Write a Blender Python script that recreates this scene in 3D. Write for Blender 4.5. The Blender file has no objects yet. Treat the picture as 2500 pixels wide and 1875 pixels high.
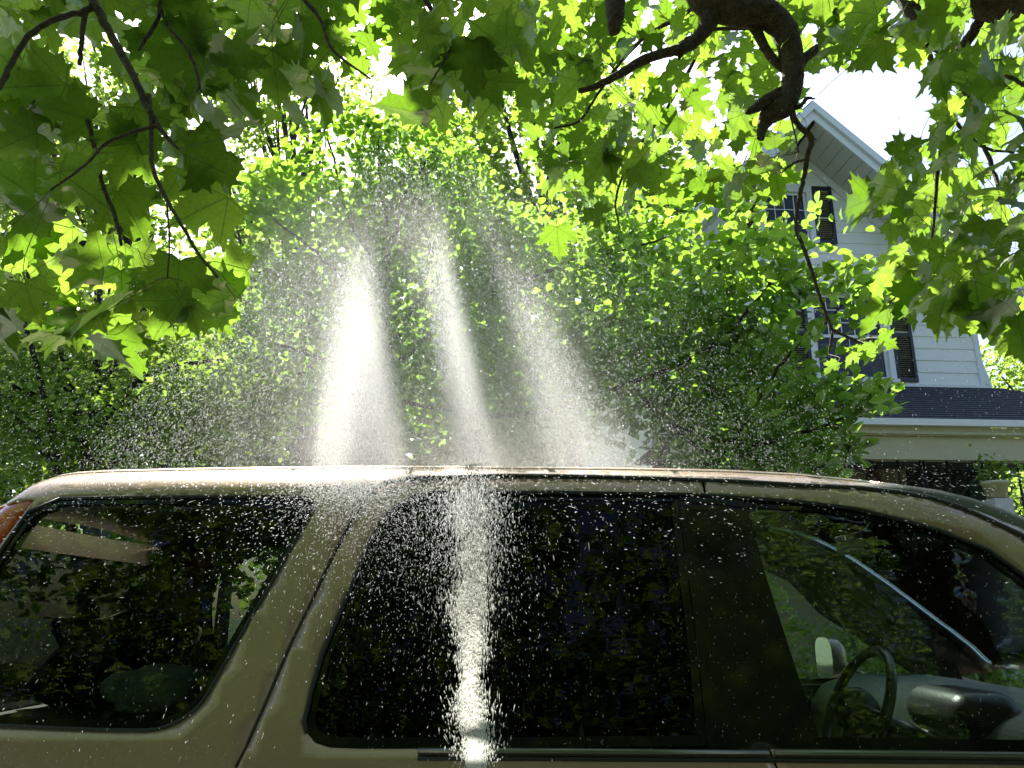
import bpy, bmesh, math, random
import numpy as np
from mathutils import Vector, Matrix
from mathutils.geometry import delaunay_2d_cdt

R = math.radians
rng = np.random.default_rng(11)
random.seed(11)
scene = bpy.context.scene
COL = scene.collection

# ------------------------------------------------------------------ camera
CAM = Vector((0.0, 0.0, 1.45)); PITCH = R(16.0); F = 1962.0
cd = bpy.data.cameras.new('camera'); cd.lens = 36.0 * F / 2500.0; cd.sensor_width = 36.0
cd.clip_start = 0.05; cd.clip_end = 800.0
cam = bpy.data.objects.new('camera', cd); COL.objects.link(cam)
cam.location = CAM; cam.rotation_euler = (R(90) + PITCH, 0, 0)
scene.camera = cam
# ------------------------------------------------------------------ world, sun, exposure
SUN_EL, SUN_AZ = R(51.0), R(-16.0)            # azimuth measured from +Y towards +X
SUN = Vector((math.sin(SUN_AZ) * math.cos(SUN_EL), math.cos(SUN_AZ) * math.cos(SUN_EL), math.sin(SUN_EL)))
w = bpy.data.worlds.new('World'); scene.world = w; w.use_nodes = True
nt = w.node_tree
sky = nt.nodes.new('ShaderNodeTexSky'); sky.sky_type = 'NISHITA'; sky.sun_disc = False
sky.sun_elevation = SUN_EL; sky.sun_rotation = SUN_AZ
sky.air_density = 1.0; sky.dust_density = 2.5; sky.ozone_density = 1.0
nt.nodes['Background'].inputs[1].default_value = 0.105
nt.links.new(sky.outputs[0], nt.nodes['Background'].inputs[0])
sd = bpy.data.lights.new('sun', 'SUN'); sd.energy = 5.0; sd.angle = R(0.5); sd.color = (1.0, 0.95, 0.86)
so = bpy.data.objects.new('sun', sd); COL.objects.link(so)
so.rotation_euler = (-SUN).to_track_quat('-Z', 'Y').to_euler()
so.location = (0, 0, 30)
scene.view_settings.view_transform = 'Standard'; scene.view_settings.look = 'None'
scene.view_settings.gamma = 1.0; scene.view_settings.use_curve_mapping = False
scene.view_settings.exposure = 1.55
scene.render.engine = 'CYCLES'
cy = scene.cycles
cy.max_bounces = 12; cy.transparent_max_bounces = 16; cy.diffuse_bounces = 4; cy.glossy_bounces = 4
cy.transmission_bounces = 8; cy.volume_bounces = 1; cy.use_denoising = True
cy.caustics_reflective = False; cy.caustics_refractive = False
cy.sample_clamp_indirect = 6.0

# ------------------------------------------------------------------ helpers
CP, SP = math.cos(PITCH), math.sin(PITCH)
def ray(px, py):
    """world direction through a pixel of the 2500x1875 photograph"""
    a, b = (px - 1250.0) / F, (937.5 - py) / F
    return Vector((a, CP - b * SP, SP + b * CP))
def at(px, py, Y):
    d = ray(px, py); return CAM + d * (Y / d.y)
K = 2500.0 / 2212.0
def at2(px, py, Y):
    return at(px * K, py * K, Y)
def topx(p):
    """world -> pixel in the 2212 scale"""
    v = Vector(p) - CAM
    dep = v.y * CP + v.z * SP; up = -v.y * SP + v.z * CP
    return (1250 + F * v.x / dep) / K, (937.5 - F * up / dep) / K
def inpoly(x, y, poly):
    c = False; n = len(poly); j = n - 1
    for i in range(n):
        xi, yi = poly[i]; xj, yj = poly[j]
        if (yi > y) != (yj > y) and x < (xj - xi) * (y - yi) / (yj - yi) + xi: c = not c
        j = i
    return c
def tag(o, label=None, cat=None, group=None, kind=None):
    if label: o['label'] = label
    if cat: o['category'] = cat
    if group: o['group'] = group
    if kind: o['kind'] = kind
    return o
def empty(name, loc=(0, 0, 0), rz=0.0, parent=None):
    o = bpy.data.objects.new(name, None); COL.objects.link(o)
    o.location = loc; o.rotation_euler = (0, 0, rz); o.empty_display_size = 0.1
    if parent: o.parent = parent
    return o
def mesh_obj(name, verts, faces, m, parent=None, smooth=False, world=False):
    me = bpy.data.meshes.new(name)
    me.from_pydata([tuple(v) for v in verts], [], faces); me.validate(); me.update()
    if smooth: me.polygons.foreach_set('use_smooth', [True] * len(me.polygons))
    me.materials.append(m)
    o = bpy.data.objects.new(name, me); COL.objects.link(o)
    if parent:
        o.parent = parent
        if world: o.matrix_parent_inverse = pmat(parent).inverted()
    return o
def pmat(o):
    m = Matrix.Translation(o.location) @ o.rotation_euler.to_matrix().to_4x4()
    return (pmat(o.parent) @ m) if o.parent else m
class MB:
    """collects simple shapes into one mesh"""
    def __init__(s): s.v = []; s.f = []
    def add(s, v, f):
        b = len(s.v); s.v += [tuple(p) for p in v]; s.f += [tuple(b + i for i in q) for q in f]; return s
    def box(s, a, b):
        (x0, y0, z0), (x1, y1, z1) = a, b
        return s.add([(x0,y0,z0),(x1,y0,z0),(x1,y1,z0),(x0,y1,z0),(x0,y0,z1),(x1,y0,z1),(x1,y1,z1),(x0,y1,z1)],
                     [(0,3,2,1),(4,5,6,7),(0,1,5,4),(1,2,6,5),(2,3,7,6),(3,0,4,7)])
    def prism(s, poly, off):
        """poly: 3-D points of a planar polygon, extruded by off"""
        n = len(poly); off = Vector(off)
        v = [Vector(p) for p in poly] + [Vector(p) + off for p in poly]
        f = [tuple(range(n))[::-1], tuple(range(n, 2 * n))] + [(i, (i + 1) % n, n + (i + 1) % n, n + i) for i in range(n)]
        return s.add(v, f)
    def tube(s, pts, rad, n=8, cap=True):
        pts = [Vector(p) for p in pts]; N = len(pts)
        if not hasattr(rad, '__len__'): rad = [rad] * N
        t0 = (pts[1] - pts[0]).normalized()
        ref = Vector((0, 0, 1)) if abs(t0.z) < 0.9 else Vector((1, 0, 0))
        u = t0.cross(ref).normalized(); vs = []
        for i, p in enumerate(pts):
            t = (pts[min(i + 1, N - 1)] - pts[max(i - 1, 0)]).normalized()
            u = (u - t * u.dot(t)).normalized(); q = t.cross(u)
            for k in range(n):
                a = 2 * math.pi * k / n
                vs.append(p + (u * math.cos(a) + q * math.sin(a)) * rad[i])
        f = [(i*n+k, i*n+(k+1)%n, (i+1)*n+(k+1)%n, (i+1)*n+k) for i in range(N-1) for k in range(n)]
        if cap: f += [tuple(range(n))[::-1], tuple(range((N-1)*n, N*n))]
        return s.add(vs, f)
    def lathe(s, prof, axis_o, n=20, axis='z'):
        vs = []
        for r_, h in prof:
            for k in range(n):
                a = 2 * math.pi * k / n
                p = (r_ * math.cos(a), r_ * math.sin(a), h) if axis == 'z' else (r_ * math.cos(a), h, r_ * math.sin(a))
                vs.append(Vector(p) + Vector(axis_o))
        m_ = len(prof)
        f = [(i*n+k, i*n+(k+1)%n, (i+1)*n+(k+1)%n, (i+1)*n+k) for i in range(m_-1) for k in range(n)]
        f += [tuple(range(n))[::-1], tuple(range((m_-1)*n, m_*n))]
        return s.add(vs, f)
    def build(s, name, m, parent=None, smooth=False, world=False):
        return mesh_obj(name, s.v, s.f, m, parent, smooth, world)
def spline(pts, n=6):
    """Catmull-Rom through tuples of any length"""
    P = [np.array(p, float) for p in pts]; P = [2*P[0]-P[1]] + P + [2*P[-1]-P[-2]]; out = []
    for i in range(1, len(P) - 2):
        for k in range(n):
            t = k / n; a, b, c, d = P[i-1], P[i], P[i+1], P[i+2]
            out.append(0.5*((2*b)+(-a+c)*t+(2*a-5*b+4*c-d)*t*t+(-a+3*b-3*c+d)*t**3))
    out.append(P[-2]); return out
def big_mesh(name, V, Fc, mats, parent=None, smooth=False, attrs=None):
    """numpy mesh: V (n,3), Fc (m,k) with constant k"""
    me = bpy.data.meshes.new(name); n, (m_, k) = len(V), Fc.shape
    me.vertices.add(n); me.vertices.foreach_set('co', V.astype(np.float32).ravel())
    me.loops.add(m_ * k); me.loops.foreach_set('vertex_index', Fc.astype(np.int32).ravel())
    me.polygons.add(m_); me.polygons.foreach_set('loop_start', np.arange(0, m_*k, k, dtype=np.int32))
    me.polygons.foreach_set('loop_total', np.full(m_, k, np.int32))
    me.update(calc_edges=True)
    if smooth: me.polygons.foreach_set('use_smooth', np.ones(m_, bool))
    for an, arr in (attrs or {}).items():
        if arr.ndim == 1:
            me.attributes.new(an, 'FLOAT', 'POINT').data.foreach_set('value', arr.astype(np.float32))
        else:
            me.attributes.new(an, 'FLOAT_VECTOR', 'POINT').data.foreach_set('vector', arr.astype(np.float32).ravel())
    me.materials.append(mats)
    o = bpy.data.objects.new(name, me); COL.objects.link(o)
    if parent: o.parent = parent
    return o

# ------------------------------------------------------------------ materials
def mat(name):
    m = bpy.data.materials.new(name); m.use_nodes = True
    return m, m.node_tree, m.node_tree.nodes, m.node_tree.links, m.node_tree.nodes['Principled BSDF']
def simple(name, col, rough=0.6, metal=0.0, var=0.12, nscale=6.0, bump=0.0, bscale=40.0, coat=0.0):
    m, t, n, l, p = mat(name)
    tc = n.new('ShaderNodeTexCoord'); no = n.new('ShaderNodeTexNoise'); no.inputs['Scale'].default_value = nscale
    no.inputs['Detail'].default_value = 6
    l.new(tc.outputs['Object'], no.inputs['Vector'])
    mx = n.new('ShaderNodeMix'); mx.data_type = 'RGBA'
    mx.inputs['A'].default_value = (*[c * (1 - var) for c in col], 1); mx.inputs['B'].default_value = (*[min(1, c * (1 + var)) for c in col], 1)
    l.new(no.outputs['Fac'], mx.inputs['Factor']); l.new(mx.outputs['Result'], p.inputs['Base Color'])
    p.inputs['Roughness'].default_value = rough; p.inputs['Metallic'].default_value = metal
    p.inputs['Coat Weight'].default_value = coat; p.inputs['Coat Roughness'].default_value = 0.05
    if bump:
        b = n.new('ShaderNodeBump'); b.inputs['Strength'].default_value = bump; b.inputs['Distance'].default_value = 0.01
        n2 = n.new('ShaderNodeTexNoise'); n2.inputs['Scale'].default_value = bscale; n2.inputs['Detail'].default_value = 8
        l.new(tc.outputs['Object'], n2.inputs['Vector']); l.new(n2.outputs['Fac'], b.inputs['Height']); l.new(b.outputs[0], p.inputs['Normal'])
    return m
def leaf_mat(name, dark, lite, tdark, tlite, tw=0.5, veins=False, gloss=0.45):
    """leaf: diffuse + translucent + a waxy sheen, tint varies leaf by leaf"""
    m, t, n, l, p = mat(name); n.remove(p)
    out = n['Material Output']
    at_ = n.new('ShaderNodeAttribute'); at_.attribute_name = 'tint'
    oi = n.new('ShaderNodeObjectInfo')
    ad = n.new('ShaderNodeMath'); ad.operation = 'ADD'; l.new(at_.outputs['Fac'], ad.inputs[0]); l.new(oi.outputs['Random'], ad.inputs[1])
    fr = n.new('ShaderNodeMath'); fr.operation = 'FRACT'; l.new(ad.outputs[0], fr.inputs[0])
    def mixc(a, b):
        x = n.new('ShaderNodeMix'); x.data_type = 'RGBA'; x.inputs['A'].default_value = (*a, 1); x.inputs['B'].default_value = (*b, 1)
        l.new(fr.outputs[0], x.inputs['Factor']); return x.outputs['Result']
    dc, tcol = mixc(dark, lite), mixc(tdark, tlite)
    bm_h = None
    tc = n.new('ShaderNodeTexCoord')
    if veins:
        la = n.new('ShaderNodeAttribute'); la.attribute_name = 'luv'
        cur = None
        for ang, ln in ((90, 1.0), (38, .85), (142, .85), (-18, .5), (198, .5)):
            d = (math.cos(R(ang)), math.sin(R(ang)), 0)
            cr = n.new('ShaderNodeVectorMath'); cr.operation = 'CROSS_PRODUCT'; l.new(la.outputs['Vector'], cr.inputs[0]); cr.inputs[1].default_value = d
            le = n.new('ShaderNodeVectorMath'); le.operation = 'LENGTH'; l.new(cr.outputs[0], le.inputs[0])
            dt = n.new('ShaderNodeVectorMath'); dt.operation = 'DOT_PRODUCT'; l.new(la.outputs['Vector'], dt.inputs[0]); dt.inputs[1].default_value = d
            ls = n.new('ShaderNodeMath'); ls.operation = 'LESS_THAN'; l.new(dt.outputs['Value'], ls.inputs[0]); ls.inputs[1].default_value = 0
            s2 = n.new('ShaderNodeMath'); s2.operation = 'ADD'; l.new(le.outputs['Value'], s2.inputs[0]); l.new(ls.outputs[0], s2.inputs[1])
            if cur is None: cur = s2.outputs[0]
            else:
                mn = n.new('ShaderNodeMath'); mn.operation = 'MINIMUM'; l.new(cur, mn.inputs[0]); l.new(s2.outputs[0], mn.inputs[1]); cur = mn.outputs[0]
        mr = n.new('ShaderNodeMapRange'); mr.inputs['From Min'].default_value = 0.004; mr.inputs['From Max'].default_value = 0.014
        mr.inputs['To Min'].default_value = 0.75; mr.inputs['To Max'].default_value = 0.0; l.new(cur, mr.inputs['Value'])
        wv = n.new('ShaderNodeTexVoronoi'); wv.feature = 'DISTANCE_TO_EDGE'; wv.inputs['Scale'].default_value = 11
        l.new(la.outputs['Vector'], wv.inputs['Vector'])
        m2 = n.new('ShaderNodeMapRange'); m2.inputs['From Min'].default_value = 0.0; m2.inputs['From Max'].default_value = 0.05
        m2.inputs['To Min'].default_value = 0.28; m2.inputs['To Max'].default_value = 0.0; l.new(wv.outputs['Distance'], m2.inputs['Value'])
        mxm = n.new('ShaderNodeMath'); mxm.operation = 'MAXIMUM'; l.new(mr.outputs[0], mxm.inputs[0]); l.new(m2.outputs[0], mxm.inputs[1])
        def veined(c, vc):
            x = n.new('ShaderNodeMix'); x.data_type = 'RGBA'; l.new(c, x.inputs['A']); x.inputs['B'].default_value = (*vc, 1)
            l.new(mxm.outputs[0], x.inputs['Factor']); return x.outputs['Result']
        dc = veined(dc, (0.13, 0.17, 0.07)); tcol = veined(tcol, [c * .55 for c in tdark])
        bm_h = mxm.outputs[0]
    no = n.new('ShaderNodeTexNoise'); no.inputs['Scale'].default_value = 14; no.inputs['Detail'].default_value = 5
    l.new(tc.outputs['Object'], no.inputs['Vector'])
    rm = n.new('ShaderNodeMapRange'); rm.inputs['To Min'].default_value = 0.72; rm.inputs['To Max'].default_value = 1.28; l.new(no.outputs['Fac'], rm.inputs['Value'])
    def mul(c):
        x = n.new('ShaderNodeVectorMath'); x.operation = 'SCALE'; l.new(c, x.inputs[0]); l.new(rm.outputs[0], x.inputs['Scale']); return x.outputs[0]
    dc, tcol = mul(dc), mul(tcol)
    sn = n.new('ShaderNodeTexNoise'); sn.inputs['Scale'].default_value = 26; sn.inputs['Detail'].default_value = 2; l.new(tc.outputs['Object'], sn.inputs['Vector'])
    sr = n.new('ShaderNodeMapRange'); sr.inputs['From Min'].default_value = .68; sr.inputs['From Max'].default_value = .74; l.new(sn.outputs['Fac'], sr.inputs['Value'])
    def spot(c):
        x = n.new('ShaderNodeMix'); x.data_type = 'RGBA'; l.new(c, x.inputs['A']); x.inputs['B'].default_value = (.10, .07, .02, 1); l.new(sr.outputs[0], x.inputs['Factor']); return x.outputs['Result']
    dc, tcol = spot(dc), spot(tcol)
    bp = n.new('ShaderNodeBump'); bp.inputs['Strength'].default_value = 0.35; bp.inputs['Distance'].default_value = 0.002
    l.new(bm_h if bm_h else no.outputs['Fac'], bp.inputs['Height'])
    D = n.new('ShaderNodeBsdfDiffuse'); T = n.new('ShaderNodeBsdfTranslucent'); G = n.new('ShaderNodeBsdfGlossy')
    G.inputs['Roughness'].default_value = gloss; G.inputs['Color'].default_value = (0.8, 0.85, 0.8, 1)
    l.new(dc, D.inputs['Color']); l.new(tcol, T.inputs['Color'])
    for s in (D, T, G): l.new(bp.outputs[0], s.inputs['Normal'])
    a = n.new('ShaderNodeMixShader'); a.inputs[0].default_value = tw; l.new(D.outputs[0], a.inputs[1]); l.new(T.outputs[0], a.inputs[2])
    f = n.new('ShaderNodeFresnel'); f.inputs['IOR'].default_value = 1.35
    fm = n.new('ShaderNodeMath'); fm.operation = 'MULTIPLY'; fm.inputs[1].default_value = 0.18; l.new(f.outputs[0], fm.inputs[0])
    b = n.new('ShaderNodeMixShader'); l.new(fm.outputs[0], b.inputs[0]); l.new(a.outputs[0], b.inputs[1]); l.new(G.outputs[0], b.inputs[2])
    l.new(b.outputs[0], out.inputs['Surface'])
    return m
def thin_glass(name, tint, rough=0.0, wave=0.0, ior=1.37):
    m, t, n, l, p = mat(name); n.remove(p); out = n['Material Output']
    tr = n.new('ShaderNodeBsdfTransparent'); tr.inputs['Color'].default_value = (*tint, 1)
    g = n.new('ShaderNodeBsdfGlossy'); g.inputs['Roughness'].default_value = rough
    fr = n.new('ShaderNodeFresnel'); fr.inputs['IOR'].default_value = ior
    mx = n.new('ShaderNodeMixShader'); l.new(fr.outputs[0], mx.inputs[0]); l.new(tr.outputs[0], mx.inputs[1]); l.new(g.outputs[0], mx.inputs[2])
    if wave:
        tc = n.new('ShaderNodeTexCoord'); mp = n.new('ShaderNodeMapping'); mp.inputs['Scale'].default_value = (1, 1, 2.2)
        no = n.new('ShaderNodeTexNoise'); no.inputs['Scale'].default_value = 5; no.inputs['Detail'].default_value = 3
        b = n.new('ShaderNodeBump'); b.inputs['Strength'].default_value = wave; b.inputs['Distance'].default_value = 0.02
        l.new(tc.outputs['Object'], mp.inputs[0]); l.new(mp.outputs[0], no.inputs['Vector']); l.new(no.outputs['Fac'], b.inputs['Height'])
        l.new(b.outputs[0], g.inputs['Normal'])
    l.new(mx.outputs[0], out.inputs['Surface']); return m

M = {}
M['maple'] = leaf_mat('maple_leaf_green', (.036, .052, .020), (.055, .075, .030), (.14, .28, .016), (.38, .62, .06), .56, veins=True)
M['apple'] = leaf_mat('apple_leaf_green', (.035, .080, .015), (.060, .115, .024), (.28, .50, .035), (.36, .61, .075), .58)
M['shrub'] = leaf_mat('hedge_leaf_green', (.025, .060, .012), (.050, .095, .022), (.26, .44, .035), (.42, .60, .09), .58)
M['far'] = leaf_mat('far_leaf_green', (.030, .065, .018), (.055, .095, .028), (.26, .44, .05), (.44, .60, .12), .58)
def bark_mat(name, c0, c1, sc=30):
    m, t, n, l, p = mat(name)
    tc = n.new('ShaderNodeTexCoord'); no = n.new('ShaderNodeTexNoise'); no.inputs['Scale'].default_value = sc; no.inputs['Detail'].default_value = 9; no.inputs['Roughness'].default_value = .7
    vo = n.new('ShaderNodeTexVoronoi'); vo.inputs['Scale'].default_value = sc * 2.2; vo.feature = 'DISTANCE_TO_EDGE'
    l.new(tc.outputs['Object'], no.inputs['Vector']); l.new(tc.outputs['Object'], vo.inputs['Vector'])
    cr = n.new('ShaderNodeValToRGB'); cr.color_ramp.elements[0].position = .35; cr.color_ramp.elements[1].position = .7
    cr.color_ramp.elements[0].color = (*c0, 1); cr.color_ramp.elements[1].color = (*c1, 1)
    l.new(no.outputs['Fac'], cr.inputs[0]); l.new(cr.outputs[0], p.inputs['Base Color']); p.inputs['Roughness'].default_value = .85
    mu = n.new('ShaderNodeMath'); mu.operation = 'ADD'; l.new(no.outputs['Fac'], mu.inputs[0]); l.new(vo.outputs['Distance'], mu.inputs[1])
    b = n.new('ShaderNodeBump'); b.inputs['Strength'].default_value = 1; b.inputs['Distance'].default_value = .022
    l.new(mu.outputs[0], b.inputs['Height']); l.new(b.outputs[0], p.inputs['Normal']); return m
M['bark'] = bark_mat('maple_bark', (.04, .025, .018), (.17, .115, .085), 36)
M['bark2'] = bark_mat('apple_bark', (.03, .026, .022), (.08, .07, .055), 22)
M['stalk'] = simple('leaf_stalk', (.10, .10, .03), .6)

# ================================================================== GROUND
GZ = 0.0
def grass_mat():
    m, t, n, l, p = mat('lawn_green')
    tc = n.new('ShaderNodeTexCoord'); no = n.new('ShaderNodeTexNoise'); no.inputs['Scale'].default_value = 1.4; no.inputs['Detail'].default_value = 12
    no.inputs['Roughness'].default_value = .75
    l.new(tc.outputs['Object'], no.inputs['Vector'])
    cr = n.new('ShaderNodeValToRGB'); cr.color_ramp.elements[0].color = (.025, .05, .012, 1); cr.color_ramp.elements[1].color = (.075, .11, .03, 1)
    cr.color_ramp.elements[0].position = .3; cr.color_ramp.elements[1].position = .7
    l.new(no.outputs['Fac'], cr.inputs[0]); l.new(cr.outputs[0], p.inputs['Base Color']); p.inputs['Roughness'].default_value = .9
    b = n.new('ShaderNodeBump'); b.inputs['Strength'].default_value = 1; b.inputs['Distance'].default_value = .05
    n2 = n.new('ShaderNodeTexNoise'); n2.inputs['Scale'].default_value = 60; n2.inputs['Detail'].default_value = 6
    l.new(tc.outputs['Object'], n2.inputs['Vector']); l.new(n2.outputs['Fac'], b.inputs['Height']); l.new(b.outputs[0], p.inputs['Normal']); return m
g = mesh_obj('ground', [(-300, -300, 0), (300, -300, 0), (300, 300, 0), (-300, 300, 0)], [(0, 1, 2, 3)], grass_mat())
tag(g, kind='structure')
dw = MB().box((-9, 0.7, -.1), (9, 5.2, .012)).build('driveway', simple('driveway_concrete', (.30, .29, .27), .85, var=.25, nscale=2.5, bump=.5, bscale=50))
tag(dw, kind='structure')

# ================================================================== SUV
YC = 2.98
suv = empty('parked_suv', (0.9, YC, 0.012))
tag(suv, 'champagne gold SUV with dark tinted rear windows being sprayed with water', 'car')
crest_px = [(-60,1250),(41,1224),(61,1200),(90,1172),(122,1157),(171,1149),(244,1144),(407,1140),(610,1136),(895,1133),(1130,1133),(1500,1137),(1700,1141),(1800,1144),(1950,1152),
            (2100,1168),(2190,1178),(2281,1197),(2353,1221),(2425,1253),(2500,1291),(2640,1375)]
cp = [at(x, y, 2.34) for x, y in crest_px]
CX = [p.x for p in cp] + [1.98, 2.12]; CZ = [p.z for p in cp] + [1.33, 1.20]
_cx = np.array(CX); _cz = np.array(CZ)
def crest(x): return float(np.interp(x, _cx, _cz))
def Ys(z):
    if z > 1.14: return 2.04 + .30 * (z - 1.14)
    t = min(1, (1.14 - z) / .22); t = t * t * (3 - 2 * t)
    return 2.04 - .045 * t + (.03 * max(0, .75 - z))
def surfY(x, z):
    v = crest(x) - z
    return Ys(z) + float(np.interp(v, [-.05, 0, .012, .03, .055, .085, .12], [.30, .125, .09, .056, .026, .008, 0]))
def onsurf(px, py):
    """pixel -> (x, z) on the near side of the body"""
    d = ray(px, py); lo, hi = 1.8, 2.6
    for _ in range(40):
        m_ = (lo + hi) / 2; p = CAM + d * (m_ / d.y)
        if m_ < surfY(p.x, p.z): lo = m_
        else: hi = m_
    p = CAM + d * (lo / d.y); return (p.x, p.z)
def dens(poly, step):
    out = []; n = len(poly)
    for i in range(n):
        a, b = np.array(poly[i]), np.array(poly[(i + 1) % n]); k = max(1, int(np.linalg.norm(b - a) / step))
        out += [tuple(a + (b - a) * j / k) for j in range(k)]
    return out
def panel_tris(outer, holes=(), step=.04):
    V = []; E = []
    loops = [dens(outer, step)] + [dens(h, step) for h in holes]
    for lp in loops:
        b = len(V); V += [Vector(p) for p in lp]; E += [(b + i, b + (i + 1) % len(lp)) for i in range(len(lp))]
    bnd = np.array([tuple(v) for v in V])
    x0, z0 = bnd.min(0); x1, z1 = bnd.max(0)
    for x in np.arange(x0 + step/2, x1, step):
        for z in np.arange(z0 + step/2, z1, step):
            if ((bnd - (x, z))**2).sum(1).min() > (step * .45)**2 and inpoly(x, z, loops[0]) and not any(inpoly(x, z, h) for h in loops[1:]):
                V.append(Vector((x, z)))
    if z1 > 1.55:
        for x in np.arange(x0 + .01, x1, .03):
            for v_ in (.020, .030, .042, .055, .070, .085, .102, .12):
                z = crest(x) - v_
                if ((bnd - (x, z))**2).sum(1).min() > .007**2 and inpoly(x, z, loops[0]) and not any(inpoly(x, z, h) for h in loops[1:]): V.append(Vector((x, z)))
    r_ = delaunay_2d_cdt(V, E, [], 0, 1e-6)
    vs, fs = r_[0], r_[2]; out = []
    for f in fs:
        cx_ = sum(vs[i].x for i in f) / len(f); cz_ = sum(vs[i].y for i in f) / len(f)
        if inpoly(cx_, cz_, loops[0]) and not any(inpoly(cx_, cz_, h) for h in loops[1:]): out.append(tuple(f))
    return [(v.x, v.y) for v in vs], out
def rounded(poly, it=2):
    for _ in range(it):
        q = []
        for i in range(len(poly)):
            a, b = np.array(poly[i]), np.array(poly[(i + 1) % len(poly)])
            q += [tuple(a * .75 + b * .25), tuple(a * .25 + b * .75)]
        poly = q
    return poly
def side_panel(name, outer, holes, m, off=0.0, thick=.012, both=True, step=.04, trim=None, parent=suv):
    vs, fs = panel_tris(outer, holes, step); made = []
    for s in ((1, -1) if both else (1,)):
        P = [Vector((x, surfY(x, z) + off, z)) for x, z in vs]
        if s < 0: P = [Vector((p.x, 2 * YC - p.y, p.z)) for p in P]
        ff = []
        for f in fs:
            a, b, c = (P[i] for i in f[:3]); nrm = (b - a).cross(c - a)
            ff.append(f if (nrm.y < 0) == (s > 0) else f[::-1])
        o = mesh_obj(name, P, ff, m, parent, True, world=True)
        md = o.modifiers.new('thickness', 'SOLIDIFY'); md.thickness = thick; md.offset = -1; md.use_rim = name not in ('pillar_cover', 'front_door_glass', 'rear_door_glass', 'quarter_window')
        made.append(o)
        if trim:
            Q = [Vector((p.x, p.y + s * .05, p.z)) for p in P]
            t_ = mesh_obj('interior_trim', Q, ff, trim, parent, True, world=True)
            md = t_.modifiers.new('thickness', 'SOLIDIFY'); md.thickness = .02
    return made

def paint_mat():
    m, t, n, l, p = mat('champagne_metallic_paint')
    tc = n.new('ShaderNodeTexCoord'); vo = n.new('ShaderNodeTexVoronoi'); vo.inputs['Scale'].default_value = 900
    l.new(tc.outputs['Object'], vo.inputs['Vector'])
    no = n.new('ShaderNodeTexNoise'); no.inputs['Scale'].default_value = 2.2; no.inputs['Detail'].default_value = 8; l.new(tc.outputs['Object'], no.inputs['Vector'])
    cr = n.new('ShaderNodeValToRGB'); cr.color_ramp.elements[0].color = (.325, .222, .150, 1); cr.color_ramp.elements[1].color = (.39, .275, .19, 1)
    l.new(no.outputs['Fac'], cr.inputs[0])
    l.new(cr.outputs[0], p.inputs['Base Color']); p.inputs['Metallic'].default_value = .55
    p.inputs['Roughness'].default_value = .42; p.inputs['Coat Weight'].default_value = .8; p.inputs['Coat Roughness'].default_value = .06
    # dust and drying water film dull the clear coat unevenly
    n3 = n.new('ShaderNodeTexNoise'); n3.inputs['Scale'].default_value = 9; n3.inputs['Detail'].default_value = 8; l.new(tc.outputs['Object'], n3.inputs['Vector'])
    mr = n.new('ShaderNodeMapRange'); mr.inputs['To Min'].default_value = .03; mr.inputs['To Max'].default_value = .22; l.new(n3.outputs['Fac'], mr.inputs['Value'])
    l.new(mr.outputs[0], p.inputs['Coat Roughness'])
    b = n.new('ShaderNodeBump'); b.inputs['Strength'].default_value = .06; b.inputs['Distance'].default_value = .002
    l.new(vo.outputs['Distance'], b.inputs['Height']); l.new(b.outputs[0], p.inputs['Normal'])
    b2 = n.new('ShaderNodeBump'); b2.inputs['Strength'].default_value = .05; b2.inputs['Distance'].default_value = .01
    n4 = n.new('ShaderNodeTexVoronoi'); n4.inputs['Scale'].default_value = 95; l.new(tc.outputs['Object'], n4.inputs['Vector'])
    m4 = n.new('ShaderNodeMapRange'); m4.interpolation_type = 'SMOOTHSTEP'; m4.inputs['From Min'].default_value = .12; m4.inputs['From Max'].default_value = .32; m4.inputs['To Min'].default_value = 1; m4.inputs['To Max'].default_value = 0
    l.new(n4.outputs['Distance'], m4.inputs['Value']); b2.inputs['Strength'].default_value = .5; b2.inputs['Distance'].default_value = .003
    l.new(m4.outputs[0], b2.inputs['Height']); l.new(b2.outputs[0], p.inputs['Coat Normal'])
    return m
M['paint'] = paint_mat()
M['black'] = simple('black_gloss_trim', (.006, .006, .006), .07, var=.2)
M['black'].node_tree.nodes['Principled BSDF'].inputs['Specular IOR Level'].default_value = .22
M['rubber'] = simple('black_rubber', (.012, .012, .012), .6)
M['cabin'] = simple('grey_cabin_trim', (.045, .045, .042), .7, bump=.2)
M['dash'] = simple('grey_dash_plastic', (.30, .31, .30), .45, bump=.1, bscale=200)
M['pilt'] = simple('grey_pillar_trim', (.10, .105, .095), .8)
M['cabin2'] = simple('dark_cabin_plastic', (.02, .021, .021), .35, bump=.1, bscale=200)
M['seat'] = simple('grey_seat_cloth', (.055, .053, .048), .9, bump=.4, bscale=120)
M['tint'] = thin_glass('privacy_glass', (.06, .066, .064), 0, .035, 1.26)
M['clear'] = thin_glass('door_glass', (.84, .90, .87), 0, .10, 1.45)
M['mirror'] = simple('mirror_glass', (.7, .7, .7), .03, 1.0, var=.01)
M['chrome'] = simple('satin_trim', (.16, .165, .14), .3, .9, var=.1)

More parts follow.
